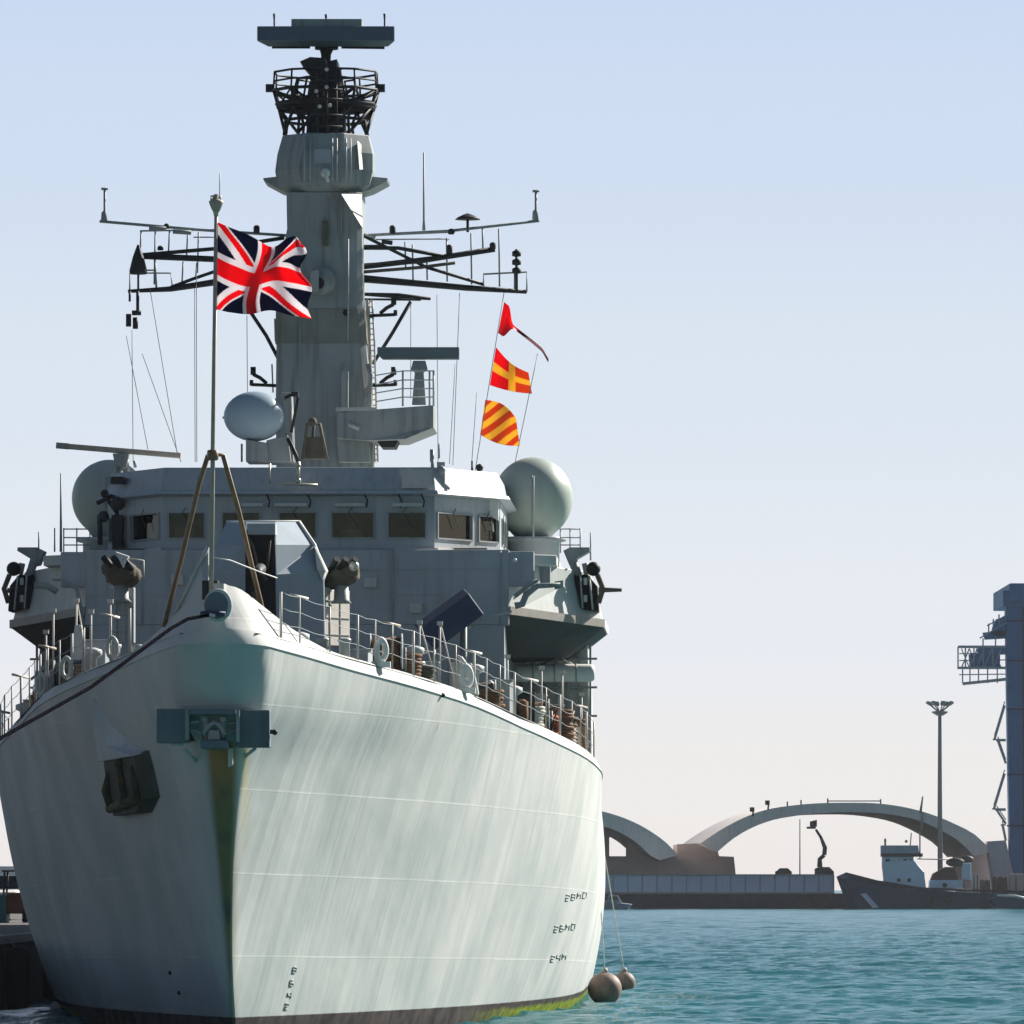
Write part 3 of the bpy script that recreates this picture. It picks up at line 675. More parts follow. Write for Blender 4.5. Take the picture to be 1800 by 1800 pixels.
# ------------------------------------------------------------------ radomes
def radome(px, py, rpx, s):
    c = S(px, py, s); r = px2m(rpx, s)
    prof = []
    zb = Z(945, s)-c.z
    for i in range(26):
        t = math.pi*i/25*.80; prof.append((max(r*math.sin(t), .002), r*math.cos(t)*1.03))
    prof.append((r*.40, zb-.05))
    prof = prof[::-1]
    b = MB().lathe(c, prof, 40); d = b.build('radome', 'dome', ship)
    b = MB().lathe(Vector((c.x, c.y, c.z+zb-.9)), [(.75, 0), (.75, .75), (.95, .8), (.95, .9)], 24); b.build('radome_pedestal', 'grey', d)
    b = MB().tube([Vector((c.x, c.y-r*1.045*math.sin(t), c.z+r*1.045*math.cos(t))) for t in [math.radians(k) for k in range(60, 140, 8)]], .018, 5); b.build('radome_seam', 'mast', d)
radome(937, 876, 70, 44); radome(192, 876, 66, 44)
# tracker radome before the mast
c = S(447, 732, 41)
b = MB(); rx, rz = px2m(54, 41), px2m(44, 41)
b.ball(c, 1, 32, sc=(rx, rz, rz)); tr = b.build('radar_tracker', 'domeblue', ship)
MB().lathe(S(396, 734, 41), [(.02, -.08), (.07, 0), (.07, .25)], 10, axis='x').build('tracker_nub', 'mast', tr)
b = MB(); b.prism([(432, 772), (468, 778), (474, 812), (432, 812)], 40.6, 42); b.prism([(468, 774), (506, 764), (512, 812), (468, 812)], 40.8, 42.5)
b.prism([(494, 690), (512, 690), (516, 812), (504, 812)], 41, 42); b.build('tracker_pedestal', 'mast', tr, bevel=.03)
b = MB(); b.tp([(500, 700), (520, 690), (524, 700), (512, 760)], 40.8, 3); b.tp([(506, 770), (520, 800), (524, 812)], 40.6, 4); b.box(S(518, 693, 40.7), (.2, .2, .13)); b.build('tracker_cable', 'dark', tr)
MB().tp([(425, 812), (425, 780)], 42, 2).build('tracker_post', 'mast', tr)
# long navigation scanner at the left
b = MB(); A, B_ = S(99, 783, 36), S(318, 801, 36); d = B_-A; R_ = Matrix.Rotation(-math.atan2(d.z, d.x), 3, 'Y')
b.box((A+B_)/2, (d.length, .17, .15), R_); sc_ = b.build('navigation_scanner', 'pole', ship, bevel=.02)
b = MB(); b.box(A+d*.05-Vector((0, .01, 0)), (d.length*.1, .2, .16), R_); b.build('scanner_tip', 'mast', sc_)
b = MB(); b.prism([(198, 797), (226, 797), (222, 822), (202, 818)], 35.8, 36.5); b.tp([(210, 815), (206, 860)], 36.2, 7); b.tp([(222, 800), (224, 835)], 36, 4); b.prism([(192, 838), (232, 838), (232, 880), (192, 900)], 36, 37); b.tp([(236, 810), (238, 822)], 36, 3); b.build('scanner_post', 'mast', sc_)
# ------------------------------------------------------------------ main mast
ms = 47
def ring(y, x0, x1, dep=None, ch=.07):
    z = Z(y, ms); a, c = X(x0, ms), X(x1, ms); w_ = c-a; dp = dep or w_; k = ch*w_; y0, y1 = ms-dp/2+.5, ms+dp/2+.5
    return [Vector(p+(z,)) for p in ((a+k, y0), (c-k, y0), (c, y0+k), (c, y1-k), (c-k, y1), (a+k, y1), (a, y1-k), (a, y0+k))]
b = MB(); b.loft([ring(830, 488, 657), ring(705, 487, 655), ring(604, 488, 645), ring(596, 486, 643), ring(540, 490, 640), ring(420, 503, 638), ring(404, 506, 638), ring(340, 505, 638)])
mast = b.build('mast', 'mast', ship, bevel=.02)
MB().loft([ring(606, 486, 647), ring(546, 487, 642)]).build('mast_band', mat('stained_paint', (.24, .24, .21), .7, var=.25, streak=.5, rust=.6), mast)
b = MB(); 
for x in (540, 575, 601): b.tp([(x, 345), (x-1, 412)], 46.35, 1)
for x, y0, y1 in ((527, 560, 800), (601, 640, 800), (612, 420, 600)): b.tp([(x, y0), (x, y1)], 46.15, 1.4)
b.build('mast_conduit', 'grey', mast)
b = MB(); b.loft([[S(600, 341, 45.6), S(636, 341, 46.5), S(637, 400, 45.5)], [S(600, 341, 47), S(636, 341, 47.2), S(637, 400, 47)]]); b.build('mast_lit_facet', 'offwhite', mast)  # off-white wedge added for a sunlit facet, tilted to catch the sun
# collar
b = MB(); b.loft([ring(341, 508, 632, ch=.28), ring(326, 488, 650, ch=.28), ring(300, 484, 656, ch=.28), ring(270, 488, 656, ch=.28), ring(237, 497, 648, ch=.28)])
col_ = b.build('mast_collar', 'mast', ship, bevel=.03)
for a_, b_2 in (((462, 316), (492, 318)), ((682, 316), (650, 318))):
    x0, x1 = a_[0], b_2[0]; k = 1 if x1 > x0 else -1
    bb = MB(); bb.prism([(x0, 313), (x1+6*k, 309), (x1+24*k, 341), (x0+30*k, 333), (x0+2*k, 318)], 47.2, 49); bb.build('collar_bracket', 'mast', col_, bevel=.02)
b = MB()
for x in (536, 546, 584, 592, 608, 616): b.tp([(x, 243), (x-(575-x)*.03, 318)], 46.03, 1.4)
b.prism([(553, 262), (582, 262), (582, 292), (553, 292)], 46.1, 46.3); b.build('collar_rib', 'grey', col_)
b = MB(); b.loft([[S(628, 248, 46.35), S(642, 262, 46.9), S(644, 298, 46.9), S(632, 298, 46.3)], [S(629, 248, 46.5), S(643, 262, 47.05), S(645, 298, 47.05), S(633, 298, 46.45)]]); b.build('collar_panel', 'white', col_)
b = MB(); b.ball(S(572, 304, 45.9), .14, 12); b.tp([(572, 304), (577, 320)], 45.8, 3); b.build('sensor_ball', 'white', col_)
b = MB(); b.ball(S(567, 494, 46.1), px2m(25, 45.6), 20, sc=(1, .8, 1)); b.prism([(545, 478), (560, 474), (560, 512), (548, 512)], 45.4, 46.4)
sbal = b.build('mast_sensor', 'mast', mast); MB().lathe(S(560, 498, 45.66), [(.17, 0), (.13, .1)], 14, axis='y').build('sensor_lens', 'black', sbal)
MB().box(S(572, 410, 46.3), (.16, .12, .7)).build('mast_lamp', 'canvas', mast)
MB().ball(S(608, 550, 46.25), .1, 8).build('mast_port', 'black', mast)
# --- cage on top
cg = MB(); cz = [(238, 76, 1.15), (212, 73, 1.15), (190, 86, 1.3), (160, 95, 1.4), (128, 93, 1.4)]
cy0 = ms+1; cxm = X(573, cy0)
def ringpts(y, rpx, n=10):
    r = px2m(rpx, cy0); z = Z(y, cy0); return [Vector((cxm+r*math.cos(2*math.pi*k/n+.3), cy0+r*math.sin(2*math.pi*k/n+.3), z)) for k in range(n)]
RR = [ringpts(y, r) for y, r, _ in cz]
def loop(P, r): cg.tube(P+[P[0]], r, 5)
loop(RR[1], .05); loop(RR[2], .07); loop(RR[2], .07); loop(RR[3], .05); loop(RR[4], .035); loop(ringpts(144, 94), .03); loop(ringpts(184, 88), .08)
for k in range(10):
    for i in range(len(RR)-1): cg.tube([RR[i][k], RR[i+1][k]], .045 if i < 3 else .03, 5)
    cg.tube([RR[0][k], RR[2][(k+1) % 10]], .05, 5); cg.tube([RR[2][k], RR[3][(k+1) % 10]], .03, 5)
    cg.tube([RR[2][k], Vector((cxm, cy0, RR[2][0].z))+(RR[2][k]-Vector((cxm, cy0, RR[2][k].z)))*.3], .05, 5)
    cg.tube([RR[3][k], ringpts(180, 40)[k]], .04, 5); cg.tube([ringpts(138, 52)[k], ringpts(176, 62)[k]], .035, 5); cg.tube([ringpts(138, 52)[k], ringpts(138, 52)[(k+1) % 10]], .03, 5)
cage = cg.build('mast_cage', 'dark', mast)
b = MB()
inn = ringpts(186, 80, 24); b.loft([[p-Vector((0, 0, .05)) for p in inn], inn]); b.build('cage_floor', 'dark', mast)
b = MB(); b.loft([ring(238, 538, 606), ring(196, 540, 606), ring(140, 546, 600), ring(118, 548, 598)]); b.prism([(527, 108), (545, 100), (572, 102), (572, 128), (545, 128), (535, 118)], 46.8, 48.5)
b.prism([(575, 108), (592, 104), (592, 150), (575, 160)], 46.9, 48.5)
for y in (118, 140, 155, 172, 200, 220): b.tp([(545, y), (602, y+3)], 46.2, 2)
for x in (556, 573, 590): b.tp([(x, 125), (x+2, 235)], 46.3, 2.5)
b.build('mast_house', 'dark', mast)
for xx, yy in ((574, 122), (574, 153), (556, 160), (562, 187), (580, 185)): MB().ball(S(xx, yy, 46.0), .06, 8).build('cage_lamp', 'offwhite', mast)
for x in (474, 670): MB().box(S(x, 155, 48), (.22, .2, .22)).build('obstruction_lamp', 'dark', mast)
# --- big search radar
b = MB(); b.loft([[S(x, y, s) for x, y, s in ((452, 46, 47.3), (694, 46, 47.3), (694, 46, 48.6), (452, 46, 48.6))],
                  [S(x, y, s) for x, y, s in ((452, 71, 47.0), (694, 71, 47.0), (694, 72, 48.8), (452, 72, 48.8))],
                  [S(x, y, s) for x, y, s in ((472, 82, 47.3), (682, 82, 47.3), (682, 82, 48.5), (472, 82, 48.5))]])
rad = b.build('search_radar', mat('radar_paint', (.13, .17, .195), .55, streak=.2, bump=.1), ship, bevel=.03)
MB().prism([(512, 33), (636, 33), (636, 47), (512, 47)], 47.5, 48.4).build('radar_top', 'mast', rad, bevel=.02)
MB().lathe(S(574, 82, 48), [(.34, -.08), (.34, 0)], 16).build('radar_turntable', 'dark', rad)
b = MB(); b.tp([(574, 82), (573, 96), (573, 112)], 48, [14, 9, 8], 10); b.build('radar_shaft', 'dark', rad)
for x, y in ((482, 24), (573, 25), (676, 24)): MB().tp([(x, 46 if x != 573 else 34), (x, y+10), (x, y)], 48, [1.5, 1.5, 2.6]).build('radar_spike', 'dark', rad)
MB().tp([(478, 83), (545, 83)], 47.9, 2.5).build('radar_feed', 'dark', rad); MB().tp([(600, 83), (676, 84)], 47.9, 2.5).build('radar_feed', 'dark', rad)
# --- yards
def yard(name, pts, r, m='dark', s=47.5, par=mast): return MB().tp(pts, s, r, 6).build(name, m, par)
yu = yard('upper_yard', [(175, 389), (350, 404), (505, 414)], 2.6, 'mast'); yard('upper_yard', [(948, 388), (790, 406), (638, 414)], 2.6, 'mast')
ym = yard('middle_yard', [(246, 450), (385, 456), (500, 462)], 5.5); yard('middle_yard', [(870, 438), (760, 455), (638, 469)], 5)
yard('lower_yard', [(225, 512), (300, 508), (378, 496), (495, 490)], [3, 5, 6, 7]); yard('lower_yard', [(926, 513), (820, 506), (720, 497), (638, 490)], [3.5, 5.5, 6, 7])
yard('yard_brace', [(300, 505), (340, 490), (378, 477), (500, 440)], 3); yard('yard_brace', [(850, 500), (750, 470), (640, 415)], 3)
yard('yard_brace', [(250, 448), (380, 437), (500, 418)], 3.5); yard('yard_brace', [(640, 466), (740, 460), (860, 440)], 3.5, 'canvas'); yard('yard_brace', [(640, 478), (740, 470), (800, 462)], 3, 'canvas')
yard('yard_brace', [(640, 436), (700, 436), (780, 450)], 3.5); yard('yard_brace', [(560, 392), (640, 412), (660, 418)], 3, 'grey2')
yard('yard_brace', [(640, 434), (672, 434), (672, 425), (690, 427)], 4)
b = MB()
for x, y0, y1 in ((248, 406, 452), (273, 404, 500), (298, 405, 446), (330, 408, 448), (349, 408, 480), (322, 460, 495), (346, 462, 490)): b.tp([(x, y0), (x-2, y1)], 47.5, 1.5)
b.tp([(246, 406), (380, 404)], 47.5, 1.5); b.tp([(340, 417), (380, 417)], 47.5, 1.2)
b.tp([(228, 512), (228, 480), (300, 480), (303, 505)], 47.5, 1.5); b.tp([(272, 456), (275, 508)], 47.5, 2); b.tp([(250, 475), (275, 475)], 47.5, 1.5)
b.build('yard_frame', 'mast', mast)
b = MB()
for x, y0, y1 in ((712, 425, 470), (725, 430, 492), (750, 455, 492), (785, 418, 495), (828, 410, 500), (848, 402, 445), (877, 402, 504)): b.tp([(x, y0), (x+1, y1)], 47.5, 1.6)
b.tp([(660, 414), (800, 408)], 47.5, 1.2); b.tp([(660, 421), (790, 420)], 47.5, 1.2); b.tp([(850, 505), (850, 482), (926, 478), (926, 513)], 47.5, 1.7); b.tp([(905, 480), (905, 512)], 47.5, 2)
b.build('yard_frame', 'mast', mast)
b = MB(); b.tp([(262, 402), (292, 402)], 47.3, 4); b.tp([(304, 407), (336, 409)], 47.3, 4); b.build('yard_fitting', 'mast', mast)
for x, y0, y1 in ((183, 388, 332), (941, 386, 336)):
    b = MB(); b.tp([(x, y0), (x, y0-14), (x+1, y0-18), (x+1, y1)], 47.5, [6, 5, 2.3, 2.3]); b.tp([(x-5, y1), (x+7, y1)], 47.5, 2.2); b.tp([(x-1, y0-36), (x+3, y0-36)], 47.5, 3.5); b.build('yardarm_antenna', 'mast', mast)
for x, y, h in ((451, 410, 14), (690, 410, 14), (790, 446, 16), (793, 412, 10), (282, 440, 8), (866, 438, 12), (293, 402, 9)):
    b = MB(); b.lathe(S(x, y, 47.4), [(.08, 0), (.09, .02), (.09, px2m(h-3, 47)), (.05, px2m(h, 47))], 10); b.build('yard_lamp', 'dark', mast)
b = MB(); b.lathe(S(822, 386, 47.5), [(.37, 0), (.3, .06), (.14, .14), (.05, .17), (.03, .18)], 18); b.tp([(822, 386), (822, 408)], 47.5, 2.5); b.build('umbrella_antenna', 'dark', mast)
MB().tp([(745, 405), (745, 385), (745, 268)], 47.5, [3.2, 2, 1.4]).build('whip_antenna', 'mast', mast)
b = MB()
for y in (446, 461, 476): b.lathe(S(908, y, 47.3), [(.05, -.09), (.13, -.07), (.13, .06), (.05, .1)], 10)
b.tp([(908, 438), (908, 512)], 47.3, 2.6); b.build('yard_light_stack', 'dark', mast)
b = MB(); b.lathe(S(243, 482, 47.3), [(.24, 0), (.26, .1), (.16, .5), (.05, .8), (.03, .85)], 12); b.tp([(243, 482), (243, 512)], 47.3, 2); b.build('cone_antenna', 'dark', mast)
b = MB(); b.tp([(242, 512), (242, 548)], 47.3, 3); b.tp([(228, 512), (228, 530)], 47.3, 2.2); b.tp([(226, 552), (226, 574)], 47.3, 5); b.tp([(238, 558), (238, 578)], 47.3, 5); b.tp([(232, 550), (248, 550)], 47.3, 4.5); b.build('hanging_lamp', 'dark', mast)
# platform arm and struts
yard('platform_arm', [(638, 517), (700, 520), (757, 525)], [3, 5, 3]); yard('platform_arm', [(638, 526), (740, 527)], 2)
yard('mast_strut', [(722, 530), (690, 585), (655, 640)], 3.5); yard('mast_strut', [(440, 548), (468, 590), (490, 632)], 3.5)
for (x0, y0, k) in ((487, 678, -1), (650, 678, 1), (650, 555, 1)):
    b = MB(); b.tp([(x0, y0), (x0+k*45, y0-2)], 47, 3); b.tp([(x0+k*18, y0-4), (x0+k*30, y0-14), (x0+k*42, y0-20)], 47, 3.5); b.tp([(x0+k*42, y0-19), (x0+k*42, y0-33)], 47, 5); b.tp([(x0+k*45, y0), (x0+k*45, y0-10)], 47, 3.5); b.build('lamp_bracket', 'dark', mast)
b = MB(); b.tp([(646, 525), (650, 600), (656, 812)], 47, 2.4); b.tp([(654, 525), (658, 600), (664, 812)], 47, 1.7)
for i in range(30): b.tp([(645+i*.35, 530+i*9.6), (654+i*.35, 530+i*9.6)], 47, 1.1)
b.prism([(642, 528), (650, 528), (660, 812), (650, 812)], 47.3, 47.5)
lad = b.build('mast_ladder', 'offwhite', mast)
b = MB(); b.tp([(483, 560), (484, 600)], 47, 1.5); b.tp([(478, 640), (480, 690)], 47, 1.5); b.tp([(486, 590), (491, 604), (488, 640)], 47, 2.5); b.build('mast_cable', 'grey2', mast)
# radar platform at the right of the mast
b = MB()
a0 = [S(592, 724, 45.2), S(655, 720, 45.0), S(762, 712, 45.4), S(762, 752, 45.4), S(712, 772, 45.1), S(650, 774, 45.0), S(592, 771, 45.2)]
a1 = [Vector((p.x, p.y+3, p.z)) for p in a0]; b.loft([a0, a1]); pf = b.build('radar_platform', 'mast', ship, bevel=.03)
b = MB(); b.prism([(660, 771), (702, 769), (694, 786), (670, 786)], 45.6, 47); b.build('platform_knuckle', 'dark', pf)
b = MB(); b.prism([(590, 716), (660, 716), (660, 722), (590, 722)], 44.9, 45.2); b.tp([(612, 745), (632, 754)], 44.95, 4); b.build('platform_fitting', 'grey2', pf)
b = MB(); b.loft([[S(724, 712, 45.8), S(749, 712, 45.8), S(749, 712, 46.6), S(724, 712, 46.6)], [S(729, 655, 46), S(745, 655, 46), S(745, 655, 46.4), S(729, 655, 46.4)], [S(722, 650, 45.9), S(752, 650, 45.9), S(752, 650, 46.5), S(722, 650, 46.5)], [S(726, 634, 46), S(748, 634, 46), S(748, 634, 46.4), S(726, 634, 46.4)]]); b.build('scanner_pedestal', 'mast', pf, bevel=.02)
b = MB(); b.prism([(663, 610), (807, 610), (807, 631), (672, 631), (663, 622)], 46, 46.4); b.build('radar_scanner', mat('scanner_paint', (.12, .16, .175), .5), pf, bevel=.02)
b = MB()
for x in (708, 755, 762): b.tp([(x, 714), (x, 651)], 45.4, 1.8)
for y in (652, 668, 683, 698): b.tp([(660, y+8), (708, y), (762, y)], 45.4, 1.1)
b.build('platform_railing', 'grey2', pf)
b = MB(); b.tp([(646, 640), (652, 660), (648, 712)], 46, 4); b.prism([(600, 652), (612, 652), (612, 718), (600, 718)], 45.5, 45.8); b.build('mast_trunking', 'mast', mast)
b = MB(); b.prism([(592, 772), (648, 772), (650, 812), (596, 812)], 45.6, 47); b.build('mast_foot', 'mast', mast)
# ------------------------------------------------------------------ rigging wires
def wire(p, q, s1, s2, r=.8, sag=.0, name='halyard', m='wire', par=mast):
    A = S(*p, s1); B_ = S(*q, s2); n = 6
    pts = [A.lerp(B_, i/n)-Vector((0, 0, sag*4*(i/n)*(1-i/n))) for i in range(n+1)]
    return MB().tube(pts, px2m(r, 45), 4).build(name, m, par)
for p, q in (((222, 590), (260, 790)), ((232, 580), (234, 812)), ((264, 510), (312, 800)), ((250, 622), (318, 812)), ((342, 508), (343, 812)), ((345, 470), (346, 812)), ((434, 555), (435, 700)),
             ((808, 515), (796, 818)), ((768, 518), (770, 812)), ((722, 530), (722, 700)), ((800, 640), (790, 815)), ((838, 690), (828, 830)), ((534, 560), (530, 812))):
    wire(p, q, 47.4, 46, .85)
# flag hoist lines
wire((886, 514), (830, 860), 47.4, 45.5, .9); wire((945, 622), (905, 815), 46.8, 45.2, .9)
for x, y0, y1, s in ((107, 832, 970, 37), (68, 935, 975, 37), (1038, 936, 985, 38), (938, 836, 944, 41.5), (96, 928, 970, 37)):
    MB().tp([(x, y1), (x, (y0+y1)/2), (x, y0)], s, [2.6, 2, 1.3] if x == 107 else [1.6, 1.3, 1.2]).build('whip_antenna', 'mast', ship)
# roof rails on the wings
for pts in ([(112, 930), (158, 930)], [(1020, 935), (985, 935)]):
    b = MB(); x0, x1 = pts[0][0], pts[1][0]
    for y in (930, 945, 958): b.tp([(x0, y), (x1, y)], 37, 1.2)
    for x in (x0, (x0+x1)//2, x1): b.tp([(x, 928), (x, 972)], 37, 1.3)
    b.build('roof_railing', 'grey2', ship)
# ------------------------------------------------------------------ gun turret
gs = 20
b = MB()
fl = lambda *pp: [S(x, y, s) for x, y, s in pp]
r0 = fl((383, 1130, gs), (432, 1130, gs-1), (484, 1130, gs-1), (572, 1130, gs), (572, 1130, gs+4), (383, 1130, gs+4))
r1 = fl((372, 1010, gs), (432, 1010, gs-1.1), (484, 1010, gs-1.1), (570, 1005, gs), (570, 1005, gs+4), (372, 1005, gs+4))
r2 = fl((381, 958, gs+.2), (432, 958, gs-1), (484, 958, gs-1), (553, 958, gs+.2), (553, 958, gs+4), (381, 958, gs+4))
r3 = fl((398, 917, gs+1.2), (432, 917, gs+.3), (484, 917, gs+.3), (526, 917, gs+1.2), (526, 917, gs+3.8), (398, 917, gs+3.8))
b.loft([r0, r1, r2, r3]); tur = b.build('gun_turret', mat('turret_paint', (.30, .36, .41), .5, var=.06, vscale=1, streak=.15), ship, bevel=.04)
b = MB(); b.loft([fl((432, 1125, gs-1.25), (486, 1125, gs-1.25), (486, 1125, gs-1), (432, 1125, gs-1)), fl((431, 940, gs-1.2), (483, 940, gs-1.2), (483, 940, gs-.9), (431, 940, gs-.9)), fl((436, 922, gs-.4), (483, 922, gs-.4), (483, 922, gs), (436, 922, gs))]); b.build('gun_slot', 'black', tur)
b = MB(); b.prism([(434, 920), (484, 920), (484, 940), (434, 940)], gs-1.35, gs-.5); b.build('slot_hood', 'grey', tur, bevel=.02)
b = MB(); b.tp([(458, 1000), (455, 1003), (452, 1008)], [gs-1, gs-4, gs-6.5], [11, 8.5, 7.5], 14); bar = b.build('gun_barrel', 'dark', tur)
b = MB(); b.tp([(428, 930), (445, 960), (452, 990), (468, 1020)], gs-1.4, 2.5); b.tp([(438, 945), (440, 1000)], gs-1.4, 2); b.tp([(445, 1040), (478, 1110)], gs-1.4, 3); b.tp([(475, 950), (470, 1000)], gs-1.4, 2); b.build('gun_linkage', 'canvas', tur)
b = MB(); b.tp([(398, 917), (526, 917)], gs+1.1, 2.5); b.tp([(526, 917), (553, 958), (571, 1005)], [gs+1.1, gs+.1, gs-.1], 3); b.build('turret_rim', 'white', tur)
b = MB(); b.loft([fl((553, 960, gs-.1), (572, 1004, gs-.2), (566, 1020, gs-.1), (557, 1000, gs-.2)), fl((556, 960, gs+.8), (577, 1004, gs+1), (570, 1020, gs+1), (560, 1000, gs+.8))]); b.build('turret_cheek', 'white', tur)
# ------------------------------------------------------------------ launchers under canvas, their lockers
def launcher(px, py, s, k, nm='decoy_launcher'):
    b = MB(); c = S(px, py, s); rnd = random.Random(px)
    b.ball(c, .46, 14, sc=(1, 1, .72)); b.ball(c+Vector((.2*k, -.2, .12)), .3, 12, sc=(1, 1, .8)); b.ball(c+Vector((-.25*k, 0, -.08)), .28, 12)
    for i in range(len(b.v)): b.v[i] = b.v[i]+Vector((rnd.uniform(-.04, .04), rnd.uniform(-.04, .04), rnd.uniform(-.04, .04)))
    o = b.build(nm, 'canvas', ship)
    b = MB()
    for i in range(3):
        A = c+Vector((-.3*k+i*.24*k, -.3, .1)); b.tube([A, A+Vector((.22*k, -.35, .28))], .085, 10)
    b.build('launcher_tube', 'dark', o)
    b = MB(); b.lathe(c-Vector((0, 0, .75)), [(.28, 0), (.2, .1), (.18, .5)], 12); b.build('launcher_post', 'mast', o)
    return o
la = launcher(600, 1010, 24, 1); MB().ball(S(622, 995, 23.4), .14, 10).build('launcher_cap', 'brass', la)
lb = launcher(213, 1008, 24, -1); MB().loft([fl((203, 970, 23.3), (226, 978, 23.3), (216, 998, 23.3)), fl((205, 970, 23.5), (228, 978, 23.7), (218, 998, 23.6))]).build('launcher_flap', 'white', lb)
MB().tp([(226, 982), (252, 986), (252, 1015)], 23.4, 2.2).build('launcher_handle', 'offwhite', lb)
def locker(x0, x1, y0, y1, s, m, ang, nm='deck_locker'):
    A = S(x0, y1, s); B_ = S(x1, y0, s); w_ = (B_.x-A.x); h_ = B_.z-A.z
    c = Vector(((A.x+B_.x)/2, s+.4, (A.z+B_.z)/2)); R_ = Matrix.Rotation(math.radians(ang), 3, 'Z')
    ww = w_/(abs(math.cos(math.radians(ang)))+.35*abs(math.sin(math.radians(ang))))
    b = MB(); b.box(c, (ww, ww*.35, h_), R_); o = b.build(nm, m, ship, bevel=.02)
    b = MB()
    for t in (-.18, .17): b.box(c+R_ @ Vector((ww*t, -ww*.18, 0)), (.03, .02, h_*.96), R_)
    for t in (-.3, 0, .3): b.box(c+R_ @ Vector((0, -ww*.182, h_*t)), (ww*.97, .02, .02), R_)
    b.build('locker_shadow_bar', 'mast', o); return o  # bars stand in for railing shadows across the locker front
locker(532, 612, 1036, 1135, 24, 'offwhite', 62); locker(190, 236, 1032, 1130, 24, 'grey', -8)  # off-white paints the right locker as sunlit, grey the left as unlit
b = MB(); b.loft([fl((735, 1108, 28.5), (824, 1043, 29.5), (851, 1080, 29.5), (765, 1143, 28.5)), fl((728, 1098, 30), (815, 1034, 31), (842, 1070, 31), (757, 1132, 30))]); b.build('missile_canister', 'navy', ship, bevel=.03)
for x_, y_ in ((760, 1115), (815, 1070)): p = S(x_, y_, 29.9); MB().tube([p, Vector((p.x, p.y, zd(30)-.1))], .09, 8).build('canister_leg', 'mast', ship)
b = MB(); b.tp([(828, 1100), (850, 1086), (870, 1082), (900, 1075)], 31.5, 2); b.tp([(795, 1120), (828, 1100)], 31, 3); b.build('canister_brace', 'grey2', ship)
# ------------------------------------------------------------------ wing guns and cowls
def winggun(pt, sg):
    s = 36.6
    b = MB(); P = [(pt(1008), 1010), (pt(1034), 1010), (pt(1050), 1030), (pt(1053), 1075), (pt(1014), 1070)]; b.prism(P, s-.1, s+1.2); o = b.build('wing_gun_mount', 'black', ship, bevel=.03)
    b = MB(); b.prism([(pt(990), 968), (pt(1002), 962), (pt(1036), 962), (pt(1037), 968), (pt(1014), 982), (pt(1018), 995), (pt(1000), 992)], s, s+1); b.tp([(pt(1008), 990), (pt(1016), 1012)], s, 8); b.tp([(pt(1028), 990), (pt(1032), 1010)], s, 6); b.build('gun_cowl', 'mast', o)
    MB().ball(S(pt(1043), 1000, s-.2), .2, 14).build('gun_sight', 'black', o)
    b = MB(); b.tp([(pt(1050), 1010), (pt(1060), 1035), (pt(1052), 1060)], s-.2, 5)
    if sg > 0: b.tp([(1052, 1037), (1093, 1037)], s-.2, [5, 3.2])
    else: b.tp([(pt(1050), 1034), (pt(1053), 1042)], s-.2, 4)
    b.build('gun_barrel', 'canvas', o)
    b = MB()
    for y in (1022, 1052): b.prism([(pt(1026), y-6), (pt(1032), y-6), (pt(1032), y+6), (pt(1026), y+6)], s-.25, s-.15)
    b.tp([(pt(1020), 1010), (pt(1024), 1070)], s-.2, 1.6); b.tp([(pt(1036), 1012), (pt(1042), 1072)], s-.2, 1.6)
    b.build('gun_fitting', 'grey2', o)
winggun(lambda x: x, 1); winggun(lambda x: 1067-x, -1)
b = MB(); b.tp([(905, 1065), (918, 1062), (925, 1045), (945, 1030), (985, 1028)], 32.2, [6, 6, 6, 5, 4], 8); b.tp([(905, 1048), (930, 1028), (945, 1020)], 32.2, 4); b.prism([(946, 996), (967, 996), (967, 1030), (950, 1030)], 32.6, 33.2); b.prism([(975, 1022), (990, 1020), (990, 1032), (975, 1036)], 32.3, 32.6)
b.build('wing_ducting', 'mast', ship)
b = MB(); b.tp([(60, 1028), (84, 1030), (100, 1040)], 32.2, 6); b.tp([(110, 1020), (135, 1035), (140, 1060), (148, 1110)], 32.2, 4); b.prism([(92, 1017), (130, 1017), (130, 1021), (92, 1021)], 32.6, 32.8); b.build('wing_ducting', 'mast', ship)
# liferaft canister
b = MB(); b.lathe(S(975, 1183, 39), [(.02, -1.12), (.2, -1.1), (.25, -1.0), (.25, 1.0), (.2, 1.1), (.02, 1.12)], 18, axis='x'); lr = b.build('liferaft_canister', 'white', ship)
b = MB()
for t in (-.6, 0, .6): b.lathe(S(975, 1183, 39)+Vector((t, 0, 0)), [(.262, -.02), (.262, .02)], 18, axis='x')
b.build('canister_strap', 'mast', lr)
# ------------------------------------------------------------------ guard rails with single stanchions
def rail(side, stations, hgt=1.0, lean=0):
    b = MB(); tops = [deckpt(s, side, .12, 0) for s in stations]
    for k in (1.0, .66, .33):
        pts = []
        for i, p in enumerate(tops):
            pts.append(p+Vector((0, 0, hgt*k)))
            if i < len(tops)-1: q_ = (p+tops[i+1])/2+Vector((0, 0, hgt*k-.035)); pts.append(q_)
        b.tube(pts, .008, 4)
    o = b.build('guard_rail', 'wire', ship)
    for i, p in enumerate(tops):
        b2 = MB().tube([p-Vector((0, 0, .06)), p+Vector((0, 0, hgt))], .022 if i % 3 else .034, 6)
        if i % 4 == 1: b2.tube([p+Vector((-.2, -.25, hgt+.05)), p+Vector((.17, .3, hgt-.02))], .035, 6)
        b2.build('stanchion', 'offwhite' if i % 3 != 2 else 'pole', o)
    return o
st_r = [1.75, 2.9, 5.0, 6.9, 8.1, 9.3, 10.9, 12.6, 14.6, 16.6, 18.2, 20, 22, 24, 26, 28, 30, 32, 34, 36.2, 38.6]
